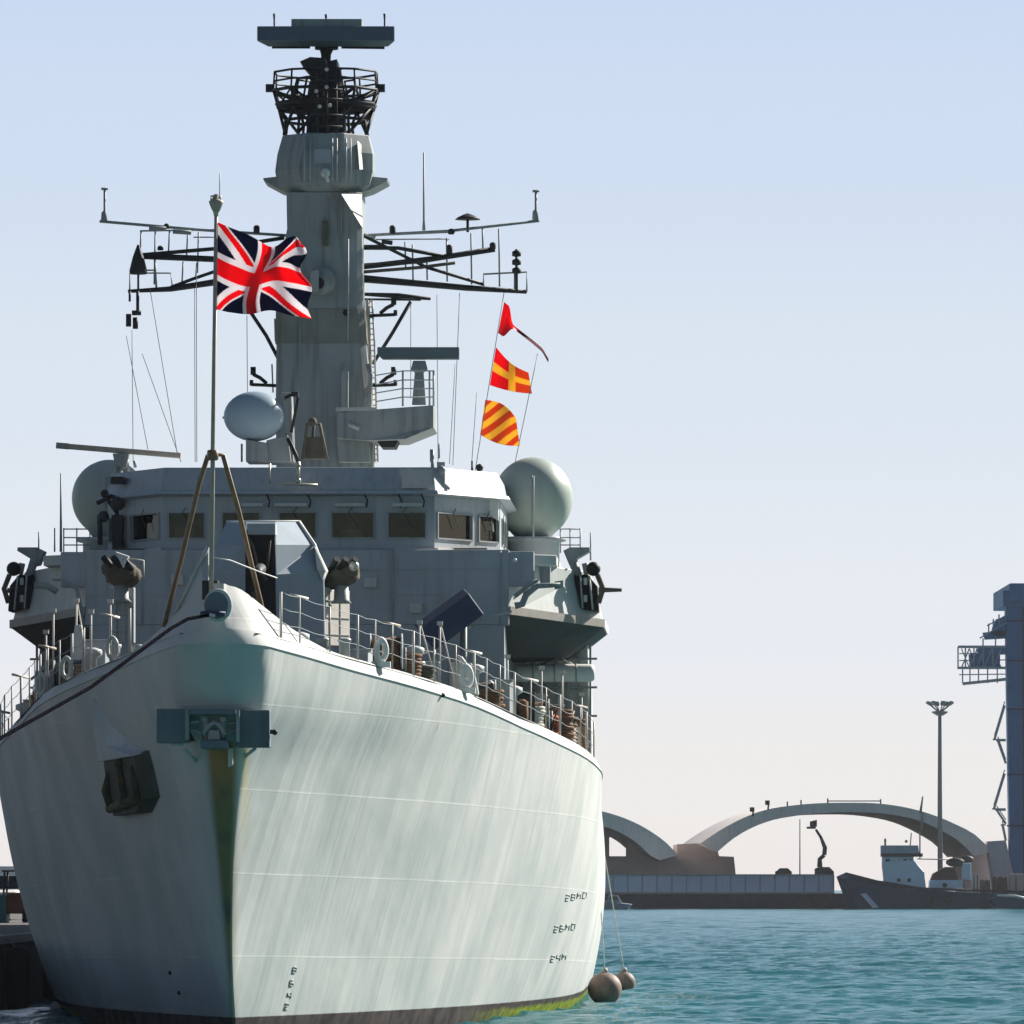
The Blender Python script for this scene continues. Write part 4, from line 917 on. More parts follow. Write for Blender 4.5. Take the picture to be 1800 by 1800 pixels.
rail(1, st_r, 1.05); rail(-1, [5.3, 7.2, 10.0, 11.5, 13.2, 15.2, 17, 18.6, 20.5, 23, 25.5, 28, 31, 34, 37], 1.05)
def pipe(pts, st, r, name, m): MB().tube([S(x, y, q) for (x, y), q in zip(pts, st)], r, 6).build(name, m, hull)
pipe([(374, 980), (405, 985), (440, 999), (461, 1007), (487, 1016)], [0, .5, 1, 1.4, 1.75], .016, 'bow_guard_wire', 'white')
pipe([(388, 1058), (445, 1082), (484, 1100)], [.3, 2.6, 4.8], .014, 'bow_guard_wire', 'wire')
# fairleads
for (x0, x1, y0, y1, s) in ((643, 665, 1106, 1158, 8.3), (806, 826, 1150, 1204, 15.4)):
    p = deckpt(s, 1, .05, 0)
    b = MB(); b.torus(p+Vector((0, 0, .34)), .15, .09, (.55, -1, 0), 20, 8, sc=(.8, 1.6)); b.box(p+Vector((0, 0, -.0)), (.45, .3, .14)); b.build('fairlead', 'white', ship)
b = MB(); p = deckpt(16.6, 1, .3, 0); b.loft([[p+Vector(v) for v in ((-.05, 0, 0), (.3, 0, 0), (.3, .3, 0), (-.05, .3, 0))], [p+Vector(v) for v in ((-.12, 0, .5), (.2, 0, .5), (.2, .25, .5), (-.12, .25, .5))], [p+Vector(v) for v in ((-.25, 0, 1.0), (-.12, 0, .95), (-.12, .1, .95), (-.25, .1, 1.0))]]); b.build('fairlead_horn', 'white', ship, bevel=.03)
for s, sd_ in ((7.2, -1), (12.4, -1), (17, -1)):
    p = deckpt(s, sd_, .15, 0); b = MB(); b.torus(p+Vector((0, 0, .3)), .17, .06, (-.55, -1, 0), 18, 7, sc=(.8, 1.4)); b.build('fairlead', 'grey2', ship)
# bitts, winches, reels and boxed gear between the rails
rnd = random.Random(5)
def bitts(s, side, inset):
    p = deckpt(s, side, inset, 0); b = MB()
    for dx in (-.25, .25): b.lathe(p+Vector((dx, dx*.5, 0)), [(.13, 0), (.13, .45), (.17, .5), (.15, .55)], 12)
    b.box(p+Vector((0, 0, .04)), (.9, .5, .1)); b.build('bitts', 'grey2', ship)
for a in ((7.5, 1, .9), (13.5, 1, 1.0), (22, 1, .9), (9, -1, .9), (15, -1, 1), (24, -1, 1)): bitts(*a)
def reel(s, side, inset, r=.38, m='wood', nm='hawser_reel'):
    p = deckpt(s, side, inset, r+.12); b = MB(); b.lathe(p, [(r*.8, -.34), (r*.86, -.2), (r*.8, 0), (r*.9, .2), (r*.8, .34)], 18, axis='x'); o = b.build(nm, m, ship)
    b = MB()
    for dx in (-.38, .38): b.lathe(p+Vector((dx, 0, 0)), [(r*1.05, -.02), (r*1.05, .02)], 20, axis='x')
    b.tube([p+Vector((-.45, 0, -.5)), p+Vector((-.45, 0, .1))], .04); b.tube([p+Vector((.45, 0, -.5)), p+Vector((.45, 0, .1))], .04); b.build('reel_flange', 'mast', o)
reel(10.8, 1, .75, .42); reel(21.5, 1, .9, .34, 'canvas'); reel(16.5, -1, .8, .36, 'canvas'); reel(28, 1, .8, .4)
reel(33, 1, .9, .4, 'wood'); reel(23.5, -1, .9, .38)
def vent(s, side, inset, h=.8, m='grey2'):
    p = deckpt(s, side, inset, 0); b = MB(); b.lathe(p, [(.12, 0), (.12, h-.2), (.26, h-.12), (.26, h), (.1, h+.06)], 14); b.build('mushroom_vent', m, ship)
for a in ((6, 1, 1.2, .5), (12.2, 1, .5, .75), (18.8, 1, .55, .9), (19.5, 1, 1.0, .7), (24.5, 1, .7, .9), (11, -1, .5, .6), (19, -1, .7, .8), (27, -1, .6, .7)): vent(*a)
def coil(s, side, inset, m, k=4):
    p = deckpt(s, side, inset, 0); b = MB()
    for i in range(k): b.torus(p+Vector((rnd.uniform(-.04, .04), 0, .06+.09*i)), .3, .055, (0, 0, 1), 18, 6)
    b.build('rope_coil', m, ship)
for a in ((11.6, 1, .5, 'wood', 6), (12.8, 1, .5, 'canvas', 4), (20.5, 1, .45, 'wood', 5), (26, 1, .5, 'ropepale', 6), (30, 1, .4, 'wood', 9), (31.5, 1, .5, 'canvas', 8), (35, 1, .5, 'wood', 10), (13.4, -1, .6, 'canvas', 5), (21.8, -1, .6, 'wood', 6)): coil(*a)
def crate(s, side, inset, w_, h_, m, nm='gear_box'):
    p = deckpt(s, side, inset, h_/2); b = MB(); b.box(p, (w_, .5, h_), Matrix.Rotation(rnd.uniform(-.2, .2), 3, 'Z')); b.box(p+Vector((0, 0, h_/2+.02)), (w_+.06, .56, .05)); b.build(nm, m, ship, bevel=.015)
for a in ((8.6, 1, .7, .6, .35, 'grey'), (14.6, 1, .9, .7, .6, 'grey'), (17.8, 1, .7, .5, .85, 'grey2'), (22.8, 1, .6, .5, .9, 'mast'), (25.2, 1, .5, .45, .8, 'dark'), (29, 1, 1.0, .7, 1.1, 'grey'), (34, 1, 1.1, .7, 1.2, 'mast'), (12, -1, .8, .6, .9, 'grey'), (14.2, -1, .9, .5, .6, 'navy'), (18, -1, 1.1, .8, .7, 'grey'), (20, -1, .5, .5, .5, 'grey'), (26, -1, .9, .8, .7, 'mast')): crate(*a)
for s, inset, dz in ((29.4, .5, .35),):
    p = deckpt(s, 1, inset, dz); MB().torus(p, .24, .06, (1, -.6, 0), 22, 8).build('lifebuoy', 'orange', ship)
for i in range(26):
    s_c = 22+i*.66; p = deckpt(s_c, 1, rnd.uniform(.35, .9), 0); h_ = rnd.uniform(.35, 1.0); b = MB(); kk = i % 4
    if kk == 0: b.lathe(p, [(.13, 0), (.15, .1), (.15, h_*.8), (.1, h_*.85), (.05, h_*.9)], 10)
    elif kk == 1: b.tube([p, p+Vector((rnd.uniform(-.3, .3), 0, h_)), p+Vector((rnd.uniform(-.5, .1), 0, h_*.7))], .045, 6)
    elif kk == 2:
        for z_ in range(4): b.torus(p+Vector((0, 0, .08+z_*.1)), .22, .05, (.1, .1, 1), 14, 5)
    else: b.box(p+Vector((0, 0, h_*.4)), (.4, .35, h_*.8), Matrix.Rotation(i, 3, 'Z'))
    b.build(['gas_bottle', 'deck_pipe', 'rope_coil', 'gear_box'][kk], ['dark', 'brown', 'wood', 'mast', 'tan', 'rustred'][rnd.randrange(6)], ship)
# davit frames, tall posts
for side, s, h, inset in ((1, 13.4, 1.5, .7), (1, 15.8, 1.7, .8), (1, 23.4, 1.6, .6), (1, 27.4, 1.7, .5), (1, 31, 1.9, .5), (1, 36.8, 1.7, .4), (-1, 7.6, 1.45, .2), (-1, 9.6, 1.4, .2), (-1, 15, 2.2, .8), (-1, 17.6, 2.2, .5), (-1, 20, 1.9, .5)):
    p = deckpt(s, side, inset, 0); b = MB(); b.tube([p, p+Vector((0, 0, h))], .028, 6)
    if inset > .65: b.tube([p+Vector((.42, .1, 0)), p+Vector((0.02, 0, h*.98))], .018, 6); b.tube([p+Vector((-.03, 0, h*.45)), p+Vector((.2, 0, h*.5))], .018, 6)
    b.box(p+Vector((0, 0, h)), (.14, .1, .1))
    b.build('deck_post', 'offwhite', ship)
b = MB(); p = deckpt(14, -1, .7, 0); b.loft([[p+Vector(v) for v in ((-.3, 0, 0), (.3, 0, 0), (.3, .4, 0), (-.3, .4, 0))], [p+Vector(v) for v in ((-.08, 0, 1.5), (.08, 0, 1.5), (.08, .2, 1.5), (-.08, .2, 1.5))]]); b.build('capstan_hood', 'grey2', ship, bevel=.02)
# ------------------------------------------------------------------ FLAGS (hang from the ship: things of their own)
def union(u, v):                     # 60 x 36 layout, v from the top
    x, y = u*60, (1-v)*36
    cx_, cy_ = x-30, y-18
    if abs(cx_) < 3.6 or abs(cy_) < 3.6: return 1
    if abs(cx_) < 6 or abs(cy_) < 6: return 0
    for sgn in (1, -1):
        L_ = math.hypot(60, 36); d = (cx_*36*sgn-cy_*60)/L_
        if abs(d) < 3.6:
            left = cx_ < 0
            off = d*(1 if left else -1)*(1 if sgn > 0 else -1)
            if -2.7 < off*(-1 if sgn > 0 else -1) < .2 and True: return 1
            return 0
    return 2
def cloth(name, mats, pat, pos, nu, nv, label, cat, group=None):
    me = bpy.data.meshes.new(name); V = []; F = []; MI = []
    for j in range(nv+1):
        for i in range(nu+1): V.append(SM @ pos(i/nu, j/nv))
    base = Vector((sum(p.x for p in V)/len(V), sum(p.y for p in V)/len(V), min(p.z for p in V)))
    for j in range(nv):
        for i in range(nu):
            a = j*(nu+1)+i; F.append((a, a+1, a+nu+2, a+nu+1)); MI.append(pat((i+.5)/nu, (j+.5)/nv))
    me.from_pydata([p-base for p in V], [], F)
    for m in mats: me.materials.append(M[m])
    me.polygons.foreach_set('material_index', MI); me.polygons.foreach_set('use_smooth', [True]*len(F)); me.update()
    o = bpy.data.objects.new(name, me); COL.objects.link(o); o.location = base
    sm = o.modifiers.new('thickness', 'SOLIDIFY'); sm.thickness = .006
    return tag(o, label, cat, group)
def cubic(tab): f = smooth_tab(tab); return f
yt = cubic([(0, 389), (.2, 404), (.45, 426), (.62, 432), (.8, 421), (1, 430)]); yb = cubic([(0, 543), (.25, 549), (.5, 552), (.7, 546), (.85, 555), (1, 560)])
xc = cubic([(0, 379), (.25, 415), (.45, 448), (.55, 462), (.75, 496), (1, 543)])
def upos(u, v):
    y = yt(u)+(yb(u)-yt(u))*v + 5*math.sin(v*3.1)*math.sin(u*6) + 5*math.sin(u*15+v*3)*u*(1-v) - 9*math.exp(-((u-.88)/.07)**2)*(1-v)**2
    x = xc(u)+6*u**3*math.sin(v*13)+14*math.sin(math.pi*(.5-v))*math.sin(math.pi*u)*1.1 - (8*(1-v)*u) + 5*math.sin(v*6+u*3)*u
    s = -.2+.26*math.sin(u*9.5+v*2.6)*min(1, u*2.5)+.11*math.sin(u*21-v*5)*u
    return S(x, y, s)
cloth('union_flag', ['fwhite', 'red', 'blue'], union, upos, 170, 104, 'red white and blue crossed flag flying from the jackstaff at the bow', 'flag')
def sigpos(hoist, fly, wob, s=46.9):
    def f(u, v):
        a = Vector(hoist[0]).lerp(Vector(hoist[1]), v); b_ = Vector(fly[0]).lerp(Vector(fly[1]), v); p = a.lerp(b_, u)
        if len(fly) > 2: p += Vector(fly[2])*math.sin(math.pi*u)*(1-v)
        if len(fly) > 3: p += Vector(fly[3])*math.sin(math.pi*u)*v
        return S(p.x, p.y, s-.25*math.sin(u*wob+v*1.5)*u)
    return f
def f1(u, v):
    hp = sigpos(((887, 531), (876, 585)), ((966, 628), (959, 634)), 6)
    # full at the hoist, furled to a thin strip beyond a third of its length
    k = min(1, max(0, (u-.12)/.24)); k = k*k*(3-2*k)
    yc = 558+ctrl(u, [(0, 0), (.3, 14), (.5, 28), (.7, 42), (.85, 56), (1, 76)]); xx = 881+ctrl(u, [(0, 0), (.3, 18), (.7, 54), (.88, 74), (1, 83)])
    hh = 27*(1-k)+3.2*k; return S(xx+(v-.5)*-11*(1-k), yc+(v-.5)*2*hh, 46.9-.3*math.sin(u*7+v*2))
cloth('signal_flag', ['red', 'fwhite', 'wine'], lambda u, v: 1 if (.34 < u < .40 and v > .5) else (2 if u > .42 else 0), f1, 60, 16, 'narrow red pennant, topmost of the three signal flags under the yard', 'flag', 'signal flags on the halyard')
cloth('signal_flag', ['red', 'yellow', 'ored'], lambda u, v: 1 if abs(u-.52) < .09 or abs(v-.5) < .13 else (2 if u > .6 else 0), sigpos(((872, 610), (861, 677)), ((929, 655), (935, 692), (-2, 6), (0, 3)), 7), 60, 50, 'red signal flag with a yellow cross, middle one of three', 'flag', 'signal flags on the halyard')
cloth('signal_flag', ['ored', 'yellow'], lambda u, v: int((u*1.15+v*1.0)*4.6) % 2, sigpos(((853, 703), (844, 764)), ((907, 735), (914, 784), (4, -8), (-2, 6)), 6), 70, 60, 'yellow and orange red diagonally striped signal flag, lowest of three', 'flag', 'signal flags on the halyard')
# ------------------------------------------------------------------ mooring rope and quay on the left
QX, QZ = -14.35, 2.15
ropeA = SM @ S(385, 1078, -.9)
endp = Vector((-16.4, 143, QZ+.45)); pts = []
mid = [W(330, 1088, 178.2), W(300, 1105, 177), W(160, 1208, 171.5), W(0, 1298, 165.5)]
pts = [ropeA]+mid+[W(0, 1298, 165.5).lerp(endp, t)-Vector((0, 0, .25*math.sin(math.pi*t))) for t in (.25, .5, .75, 1)]
tag(MB(W).tube(pts, .042, 8).build('mooring_rope', 'rope'), 'dark mooring rope running from the bow down to the left', 'rope')
qy0, qy1 = 120, 420
b = MB(W); b.box((QX-40, (qy0+qy1)/2, QZ/2-4), (80, qy1-qy0, QZ+8)); tag(b.build('quay', 'concrete', bevel=.05), kind='structure')
b = MB(W); b.box((QX+.02, (qy0+qy1)/2, QZ-.12), (.12, qy1-qy0, .24)); tag(b.build('quay_edge_beam', 'steel'), 'grey steel edging along the rim of the near quay on the left', 'edging')
r = root('bollard', (-16.4, 143, QZ), 'black iron bollard holding the bow rope on the near quay', 'bollard', 'bollards on the near quay')
b = MB(W).lathe((-16.4, 143, QZ), [(.3, 0), (.22, .08), (.17, .35), (.26, .5), (.22, .62), (.05, .66)], 16); b.build('bollard_body', 'black', r)
for x, y, lb_ in ((48, 1606, 'pale topped iron bollard nearest the quay edge beside the grey hull'), (10, 1608, 'iron bollard at the left border of the picture beside the hull')):
    d = (CAMH-QZ)/((1618-HOR)/FPX); p = W(x, 1618, d)
    r = root('bollard', p, lb_, 'bollard', 'bollards on the near quay')
    b = MB(W).lathe(p, [(.24, 0), (.2, .1), (.17, .3), (.26, .38)], 14); b.build('bollard_body', 'black', r)
    b = MB(W).lathe(p+Vector((0, 0, .38)), [(.26, 0), (.22, .12), (.05, .16)], 14); b.build('bollard_cap', 'offwhite', r)
# stacked gear and a white van further along the quay
p = W(6, 1600, 440); 
def onq(px, y, z=QZ): d = y; return Vector(((px-900)/FPX*d, d, z))
p = onq(2, 330); r = root('parked_van', p, 'white van parked on the quay beside the hull, half cut off', 'van', rot=0)
vv = MB(W); s_ = lambda x, y, z: p+Vector((x, y, z))
prof = [(-1.0, .35), (1.0, .35), (1.0, 1.3), (.85, 2.1), (.6, 2.25), (-.6, 2.25), (-.85, 2.1), (-1.0, 1.3)]
vv.loft([[s_(x*.96, 0, .3+(z-.35)*.45) for x, z in prof], [s_(x, .9, .35+(z-.35)*.5) for x, z in prof], [s_(x*.97, 1.5, z) for x, z in prof], [s_(x, 5.2, z) for x, z in prof]])
vv.build('body', 'white', r, bevel=.04)
g = MB(W); g.loft([[s_(-.8, .82, 1.35), s_(.8, .82, 1.35), s_(.8, .9, 1.3), s_(-.8, .9, 1.3)], [s_(-.7, 1.38, 2.0), s_(.7, 1.38, 2.0), s_(.7, 1.45, 1.95), s_(-.7, 1.45, 1.95)]]); g.build('windscreen', 'darkglass', r)
for x in (-.95, .95):
    for y in (1, 4.2): MB(W).lathe(s_(x, y, .33), [(.33, -.1), (.33, .1)], 16, axis='x').build('wheel', 'black', r)
for x in (-.7, .7): MB(W).box(s_(x, -.02, .75), (.3, .06, .16)).build('headlight', 'darkglass', r)
p = onq(24, 300); r = root('fork_truck', p, 'dark red and black dockside truck standing near the hull', 'truck')
b = MB(W); b.box(p+Vector((0, 1.2, .75)), (.9, 2.2, .8)); b.build('body', 'rustred', r, bevel=.05)
b = MB(W)
for x in (-.4, .4):
    for y in (.3, 2.1): b.tube([p+Vector((x, y, 1.1)), p+Vector((x*.9, y, 1.95))], .04)
b.box(p+Vector((0, 1.2, 1.98)), (.95, 2, .06)); b.build('cab_frame', 'black', r)
for x in (-.42, .42):
    for y in (.35, 2.0): MB(W).lathe(p+Vector((x, y, .3)), [(.3, -.1), (.3, .1)], 14, axis='x').build('wheel', 'black', r)
p = onq(6, 300); r = root('quay_container', p, 'teal dockside box at the left border beneath the white van', 'container')
b = MB(W); b.box(p+Vector((-.6, 1, .55)), (1.4, 2, 1.1)); b.build('body', 'teal', r, bevel=.03); b = MB(W)
for i in range(5): b.box(p+Vector((-1.15+i*.28, -.02, .55)), (.05, .05, 1.0))
b.build('rib', 'teal', r)
# fenders between hull and quay
for i, (yy, px_) in enumerate(((206, 60), (222, 80), (240, 90))):
    c = Vector((QX+.42, yy, .9)); r = root('quay_fender', c-Vector((0, 0, .9)), ['first', 'second', 'last'][i]+' black rubber fender counted from the bow between hull and quay', 'fender', 'fenders between hull and quay')
    b = MB(W).lathe(c, [(.05, -.95), (.3, -.85), (.36, -.6), (.36, .6), (.3, .85), (.05, .95)], 18); b.build('fender_body', 'black', r)
    b = MB(W).tube([c+Vector((0, 0, .9)), Vector((QX-.05, yy, QZ+.02))], .025); b.build('fender_chain', 'steel', r)
c = W(97, 1776, 3.3*FPX/(1776-HOR)); tag(MB(W).ball(Vector((c.x, c.y, .22)), .17, 14, sc=(.8, .8, 1.3)).build('float', 'offwhite'), 'small pale float on the dark water beneath the shaded hull', 'float')
# ------------------------------------------------------------------ floating fenders on the right
def ballf(px, yb_, rpx, top, lab):
    d = CAMH*FPX/(yb_-HOR-4); r_ = rpx*d/FPX; c = W(px, yb_-rpx, d)
    rt = root('ball_fender', (c.x, c.y, 0), lab, 'fender', 'round fenders afloat by the bow')
    b = MB(W).ball(c, r_, 28, sc=(1, 1, .98)); b.build('fender_ball', 'fender', rt)
    b = MB(W).lathe(c+Vector((0, 0, r_*.92)), [(.09, 0), (.11, .06), (.06, .16)], 12); b.build('fender_eye', 'mast', rt)
    b = MB(W).tube([c+Vector((0, 0, r_)), W(*top, d-6)], .016, 5); b.build('fender_line', 'ropepale', rt)
ballf(1063, 1768, 30, (1046, 1430), 'larger brown ball fender floating nearest the hull'); ballf(1097, 1747, 20, (1052, 1440), 'smaller brown ball fender floating just behind the larger one')
# ------------------------------------------------------------------ THE FAR SHORE
FD = 1276
gy = lambda d: None
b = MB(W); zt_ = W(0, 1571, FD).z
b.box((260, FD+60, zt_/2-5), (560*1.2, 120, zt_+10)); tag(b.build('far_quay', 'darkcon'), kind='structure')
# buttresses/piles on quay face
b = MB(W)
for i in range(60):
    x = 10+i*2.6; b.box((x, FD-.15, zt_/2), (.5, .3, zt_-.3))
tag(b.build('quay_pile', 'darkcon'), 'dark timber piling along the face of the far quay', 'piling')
# pale barrier wall on the quay
bw = root('barrier_wall', W(1270, 1571, FD+1), 'long pale lilac panelled wall standing on the far quay', 'wall')
b = MB(W); x0, x1 = W(1000, 0, FD).x, W(1466, 0, FD).x; zt2 = W(0, 1538, FD).z
b.box(((x0+x1)/2, FD+1.5, (zt_+zt2)/2), (x1-x0, .5, zt2-zt_)); b.build('panel', 'lilac', bw)
b = MB(W)
n = 18
for i in range(n+1): b.box((x0+(x1-x0)*i/n, FD+1.2, (zt_+zt2)/2), (.22, .12, zt2-zt_-.05))
b.build('panel_joint', 'cranelt', bw)
b = MB(W); b.box(((x0+x1)/2, FD+1.3, zt2+.06), (x1-x0, 1, .12)); b.box(((x0+x1)/2, FD+.9, zt_+.12), (x1-x0, .8, .25)); b.build('coping', 'steel', bw)
# arched buildings
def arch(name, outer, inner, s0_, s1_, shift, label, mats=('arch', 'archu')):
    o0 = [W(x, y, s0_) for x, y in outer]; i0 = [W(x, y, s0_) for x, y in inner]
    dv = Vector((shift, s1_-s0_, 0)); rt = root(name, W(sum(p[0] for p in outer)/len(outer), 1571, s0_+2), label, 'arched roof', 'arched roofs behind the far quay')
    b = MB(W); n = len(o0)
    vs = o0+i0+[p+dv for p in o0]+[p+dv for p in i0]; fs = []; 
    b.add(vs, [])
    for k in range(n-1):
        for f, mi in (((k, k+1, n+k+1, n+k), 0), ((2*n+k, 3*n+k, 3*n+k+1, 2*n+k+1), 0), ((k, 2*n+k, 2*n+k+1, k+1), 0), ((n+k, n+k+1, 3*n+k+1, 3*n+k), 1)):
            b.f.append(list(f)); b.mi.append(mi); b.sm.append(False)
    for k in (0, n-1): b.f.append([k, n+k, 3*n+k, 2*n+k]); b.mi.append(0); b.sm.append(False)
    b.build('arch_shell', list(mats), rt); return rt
fo = cubic([(1232, 1482), (1260, 1463), (1300, 1441), (1350, 1423), (1400, 1415), (1480, 1411), (1560, 1414), (1620, 1426), (1680, 1449), (1715, 1468), (1745, 1497)])
fi = cubic([(1262, 1497), (1285, 1477), (1310, 1461), (1350, 1444), (1400, 1434), (1480, 1428), (1560, 1431), (1620, 1444), (1660, 1463), (1690, 1482), (1712, 1505)])
no = 32
OU = [(1232+(1745-1232)*k/no, fo(1232+(1745-1232)*k/no)) for k in range(no+1)]; IN = [(1262+(1712-1262)*k/no, fi(1262+(1712-1262)*k/no)) for k in range(no+1)]
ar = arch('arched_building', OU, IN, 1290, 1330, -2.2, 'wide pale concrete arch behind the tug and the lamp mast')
b = MB(W)
for x in (1384, 1408, 1455, 1548): b.tp([(x, fo(x)), (x, fo(x)-8)], 1290, 1.4)
b.tp([(1455, 1408), (1548, 1408)], 1290, 1); b.build('arch_railing', 'steel', ar)
b = MB(W); b.tp([(1618, 1428), (1622, 1400)], 1290, [2.5, 1.2]); b.tp([(1621, 1428), (1620, 1460)], 1290, 2); b.build('roof_spike', 'steel', ar)
b = MB(W); b.prism([(1690, 1480), (1765, 1496), (1775, 1600), (1700, 1600)], 1300, 1330); b.build('abutment', 'brown', ar); b = MB(W); b.prism([(1232, 1482), (1262, 1497), (1268, 1520), (1290, 1600), (1196, 1600), (1190, 1484)], 1300, 1330); b.build('abutment', 'brown', ar)
for x, y in ((1323, 1425), (1350, 1413)):
    rt = root('roof_floodlight', W(x, y+10, 1290), ('lower' if x == 1323 else 'upper')+' of two small dark floodlights on the left slope of the arch', 'floodlight', 'floodlights on the arch')
    b = MB(W); b.tp([(x, y+10), (x+1, y)], 1290, 1.6); b.build('lamp_stem', 'dark', rt); b = MB(W); b.box(W(x-1, y-2, 1290), (.75, .6, .75)); b.build('lamp_head', 'dark', rt, bevel=.05)
f2 = cubic([(960, 1420), (1000, 1419), (1066, 1428), (1100, 1439), (1140, 1459), (1175, 1485), (1192, 1503)]); f3 = cubic([(960, 1455), (1000, 1452), (1066, 1454), (1095, 1466), (1120, 1482), (1145, 1505), (1160, 1512)])
OU = [(960+(1192-960)*k/24, f2(960+(1192-960)*k/24)) for k in range(25)]; IN = [(960+(1160-960)*k/24, f3(960+(1160-960)*k/24)) for k in range(25)]
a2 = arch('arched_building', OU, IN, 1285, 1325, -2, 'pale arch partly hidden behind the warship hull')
b = MB(W); P0 = [(1000, 1456), (1066, 1456), (1100, 1466), (1128, 1487), (1150, 1508), (1200, 1520), (1232, 1600), (1000, 1600)]
b.prism([(1000, 1456), (1066, 1457), (1071, 1471), (1071, 1600), (1000, 1600)], 1300, 1312); b.prism([(1071, 1457), (1102, 1470), (1102, 1471), (1071, 1471)], 1300, 1312)
b.prism([(1071, 1505), (1102, 1505), (1102, 1600), (1071, 1600)], 1300, 1312); b.prism([(1102, 1468), (1128, 1487), (1150, 1510), (1200, 1516), (1215, 1600), (1102, 1600)], 1300.1, 1312)
b.build('gable_wall', 'brown', a2)
b = MB(W); b.prism([(1158, 1500), (1290, 1506), (1300, 1600), (1150, 1600)], 1299, 1304); b.build('low_wall', 'brown', a2)
for rt_, fo_, fi_, xs_, d_ in ((ar, fo, fi, range(1290, 1700, 28), 1290), (a2, f2, f3, range(1070, 1160, 22), 1285)):
    b = MB(W)
    for x in xs_: b.prism([(x, fo_(x)+.3), (x+1.6, fo_(x)+.3), (x+1.6, fi_(x)-.3), (x, fi_(x)-.3)], d_-.08, d_+.1)
    b.build('shell_joint', 'arch', rt_)
# slim pole, boom lift, parked car on the quay
tag(MB(W).tp([(1406, 1540), (1406, 1440)], 1282, [1.2, .8]).build('slim_pole', 'cranelt'), 'very thin grey pole under the wide arch', 'pole')
rt = root('boom_lift', W(1448, 1538, 1281), 'dark green boom lift with raised bent arm on the far quay', 'boom lift')
b = MB(W); b.prism([(1433, 1527), (1440, 1524), (1458, 1524), (1466, 1532), (1466, 1540), (1433, 1540)], 1280, 1283); b.build('lift_base', 'dark', rt, bevel=.1)
MB(W).tp([(1441, 1524), (1441, 1510), (1449, 1503)], 1281, [5, 4, 3.5]).build('lower_boom', 'dark', rt); MB(W).tp([(1449, 1503), (1450, 1490), (1443, 1472), (1434, 1458)], 1281, [4, 4, 2.6, 2.2]).build('upper_boom', 'dark', rt)
b = MB(W); b.prism([(1424, 1444), (1436, 1441), (1436, 1453), (1424, 1453)], 1280.5, 1281.5); b.tp([(1418, 1455), (1434, 1455)], 1281, 2); b.build('basket', 'dark', rt)
for x in (1437, 1461): MB(W).lathe(W(x, 1537, 1280), [(.38, -.2), (.38, .2)], 12, axis='y').build('wheel', 'black', rt)
rt = root('parked_car', W(1377, 1538, 1280), 'dark car seen above the pale wall on the far quay', 'car')
b = MB(W); p0 = [(1363, 1540), (1363, 1532), (1367, 1530), (1371, 1526), (1385, 1526), (1389, 1530), (1392, 1532), (1392, 1540)]; b.prism(p0, 1280, 1281.8); b.build('body', 'dark', rt, bevel=.1)
b = MB(W); b.prism([(1372, 1527), (1384, 1527), (1386, 1530), (1370, 1530)], 1279.95, 1280); b.build('side_window', 'darkglass', rt)
for x in (1368, 1386): MB(W).lathe(W(x, 1540, 1280), [(.32, -.1), (.32, .1)], 12, axis='y').build('wheel', 'black', rt)
# high mast lamp
rt = root('lamp_mast', W(1653, 1575, 1284), 'tall harbour lamp mast with a crown of floodlights', 'lamp mast')
MB(W).tp([(1653, 1575), (1652, 1400), (1652, 1250)], 1284, [5, 4, 3], 10).build('pole', 'steel', rt)
MB(W).lathe(W(1652, 1256, 1284), [(.5, -.2), (1.3, .3), (1.3, .5), (.4, .6)], 16).build('head_frame', 'steel', rt)
c = W(1652, 1243, 1284)
for k in range(8):
    a = 2*math.pi*k/8+.2; v = Vector((math.cos(a), math.sin(a), 0)); R_ = Matrix.Rotation(a, 3, 'Z') @ Matrix.Rotation(-.6, 3, 'Y')
    b = MB(W); b.tube([c+v*.5-Vector((0, 0, .6)), c+v*1.6+Vector((0, 0, .3))], .1, 5); b.box(c+v*1.9+Vector((0, 0, .6)), (.75, .65, .4), R_); b.build('floodlight', 'steel', rt)
# blue gantry crane
rt = root('gantry_crane', W(1800, 1575, 1290), 'tall dark blue dock crane cut off by the right border', 'crane')
b = MB(W); D_ = 1290
b.prism([(1768, 1064), (1845, 1064), (1845, 1575), (1776, 1575)], D_, D_+4); b.prism([(1763, 1038), (1852, 1038), (1852, 1066), (1763, 1066)], D_-1, D_+6)
b.prism([(2040, 1064), (2100, 1064), (2100, 1575), (2040, 1575)], D_, D_+4); b.prism([(1845, 1150), (2040, 1150), (2040, 1185), (1845, 1185)], D_+.5, D_+3.5)
b.box(W(1940, 1050, D_+20), (34, 44, 3)); b.build('crane_leg', 'crane', rt, bevel=.1)
b = MB(W); b.prism([(1797, 1066), (1800, 1066), (1800, 1575), (1798, 1575)], D_-.2, D_)
for y in (1090, 1160, 1245, 1360, 1450): b.prism([(1770, y), (1845, y), (1845, y+3), (1770, y+3)], D_-.15, D_-.02)
b.build('leg_rib', 'tug', rt)
b = MB(W)
b.prism([(1752, 1088), (1768, 1084), (1768, 1118), (1745, 1118), (1745, 1104)], D_, D_+3); b.prism([(1728, 1112), (1768, 1108), (1768, 1122), (1732, 1124)], D_, D_+2)
b.prism([(1720, 1138), (1768, 1136), (1768, 1150), (1720, 1150)], D_, D_+3); b.prism([(1704, 1150), (1758, 1146), (1758, 1174), (1706, 1174)], D_+.2, D_+3); b.build('machinery_house', 'crane', rt)
b = MB(W)
for y in (1137, 1174): b.tp([(1684, y), (1768, y)], D_, 2.4)
b.tp([(1692, 1202), (1740, 1197), (1768, 1194)], D_, 2.8)
